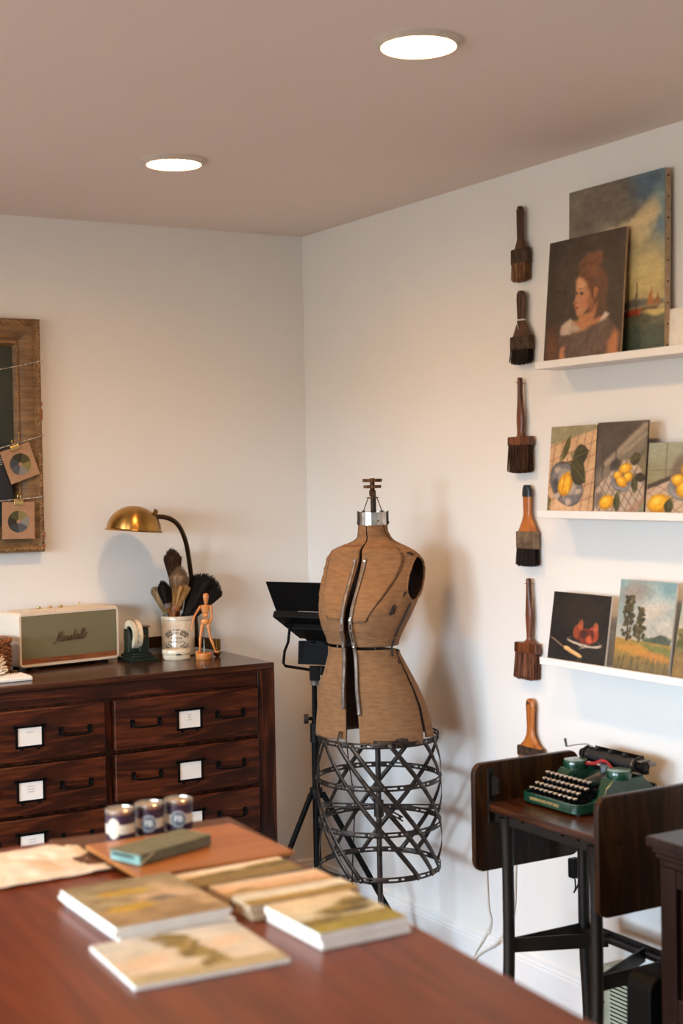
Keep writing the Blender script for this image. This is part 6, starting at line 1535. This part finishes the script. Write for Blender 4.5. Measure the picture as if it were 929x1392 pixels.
for a, L_, off in ((0, fwid, fhei / 2), (PI, fwid, fhei / 2), (PI / 2, fhei, fwid / 2), (-PI / 2, fhei, fwid / 2)):
    M = Matrix.Rotation(-a, 4, 'Y') @ Matrix.Translation((0, 0, off)) if True else None
    member('frame_member', L_, M)
    m = MB()
    for dd, yy, r, stp in ((.0108, -.042, .0058, .0115), (.022, -.037, .0035, .0075), (.0774, -.0262, .0040, .0085)):
        k_ = int((L_ - 2 * dd) / stp)
        for i in range(k_ + 1):
            x = -(L_ / 2 - dd) + i * (L_ - 2 * dd) / k_
            if dd == .0108: m.ell((0, 0, 0), (r * 1.25, .0035, r * .62), 8, 5, M=M @ Matrix.Translation((x, yy, -dd)) @ Matrix.Rotation(.7 if i % 2 else -.7, 4, 'Y'))
            else: m.ell((x, yy, -dd), (r, .0028, r * .9), 7, 5, M=M)
    o = m.build('carved_beading', FRW, fr_); o['kind'] = 'stuff'
for z, h in ((.07, .035), (.105, .012), (-.33, .02), (-.365, .012)):
    MB().box((fwid / 2 - .004, -.0425, z), (.008, .004, h)).build('bare_chip', CHIP, fr_, bevel=.001)
MB().box((0, -.006, 0), (fwid - .17, .008, fhei - .17)).build('chalk_board', CHALK, fr_, flat=True)
NV = mat('navy_print', S(18, 22, 32), .5)
nv = thing('navy_card', 'dark navy printed card hanging behind the brown swatch cards in the frame', 'card', (-1.185, -.0462, 1.585))
MB().box((0, 0, 0), (.10, .0012, .20)).build('card_sheet', NV, nv, flat=True)
m = MB()
for k_ in range(5): m.box((.012 + (k_ % 2) * .003, -.0009, .055 - k_ * .006), (.012 + .004 * (k_ % 3), .0004, .0012))
m.build('card_print', LTR, nv, flat=True)
TWINE = mat('white_twine', S(214, 204, 190), .8, col2=S(120, 108, 96), scale=260, lo=.45, hi=.55)
def twine(label, p0, p1, sag):
    n = 14; tag(MB().tube([(lerp(p0[0], p1[0], i / n), lerp(p0[1], p1[1], i / n), lerp(p0[2], p1[2], i / n) - sag * math.sin(PI * i / n)) for i in range(n + 1)] + [(p1[0] + .004, -.038, p1[2] + .001)], .0016, 6).build('twine', TWINE), label, 'twine', 'twine lines strung across the frame')
twine('twine line across the top of the frame board, empty of cards', (-1.62, -.046, 1.90), (-1.021, -.047, 1.958), .025)
twine('twine line sloping up that holds the tilted upper swatch card', (-1.62, -.046, 1.60), (-1.022, -.047, 1.712), .02)
twine('twine line lowest in the frame that holds the upright swatch card', (-1.62, -.046, 1.50), (-1.022, -.047, 1.508), .012)
KRAFT = mat('kraft_card', S(168, 132, 102), .8, col2=S(158, 122, 92), scale=60)
WH = [mat('swatch_' + n_, S(*c), .7) for n_, c in (('dark_olive', (44, 42, 26)), ('olive', (74, 70, 38)), ('light_olive', (132, 124, 76)), ('pale_grey', (132, 132, 128)), ('slate', (84, 88, 94)), ('charcoal', (58, 62, 70)))]
def swatch(label, x, z, rot, w_, h_, rot0):
    t = thing('swatch_card', label, 'card', (x, -.0520, z), rot=(0, -rot, 0), group='colour wheel cards clipped to twine')
    MB().box((0, 0, 0), (w_, .0012, h_)).build('card', KRAFT, t, flat=True)
    R, r0 = .036, .0065; n = 8
    for k_ in range(6):
        vv = []; a0 = rot0 - k_ * PI / 3
        for r in (r0, R):
            for i in range(n + 1): vv.append((r * math.cos(a0 + PI / 3 * i / n), -.0010, r * math.sin(a0 + PI / 3 * i / n) - .004))
        MB().add(vv, [(i, i + 1, n + 2 + i, n + 1 + i) for i in range(n)]).build('colour_swatch', WH[k_], t, flat=True)
    c_ = thing('bulldog_clip', 'small gold bulldog clip holding the %s swatch card' % ('tilted upper' if abs(rot) > .2 else 'upright lower'), 'clip', (x + math.sin(-rot) * h_ / 2 * -1 * -1, -.0530, z + h_ / 2 * math.cos(rot)), rot=(0, -rot, 0), group='gold clips on the twine')
    b = MB(); b.prism([(-.016, -.010), (.016, -.010), (.0155, .003), (-.0155, .003)], -.0045, .0035); b.build('clip_jaw', GOLD, c_, bevel=.0012)
    MB().cyl((-.016, -.0008, .004), (.016, -.0008, .004), .0034, n=12).build('clip_spring', GOLD, c_)
    for y in (-.003,):
        MB().tube([(-.006, y, .004), (-.0045, y - .004, .014)] + [(.0055 * math.cos(a), y - .005, .019 + .0055 * math.sin(a)) for a in [PI + .5 - i * .5 for i in range(9)]] + [(.0045, y - .004, .014), (.006, y, .004)], .0014, 6).build('clip_handle', GOLD, c_)
swatch('brown card with round olive and grey colour wheel, tilted, upper of the two', -1.107, 1.620, .33, .104, .112, 1.05)
swatch('brown card with round olive and grey colour wheel, upright, lower of the two', -1.117, 1.432, -.02, .110, .122, 2.62)
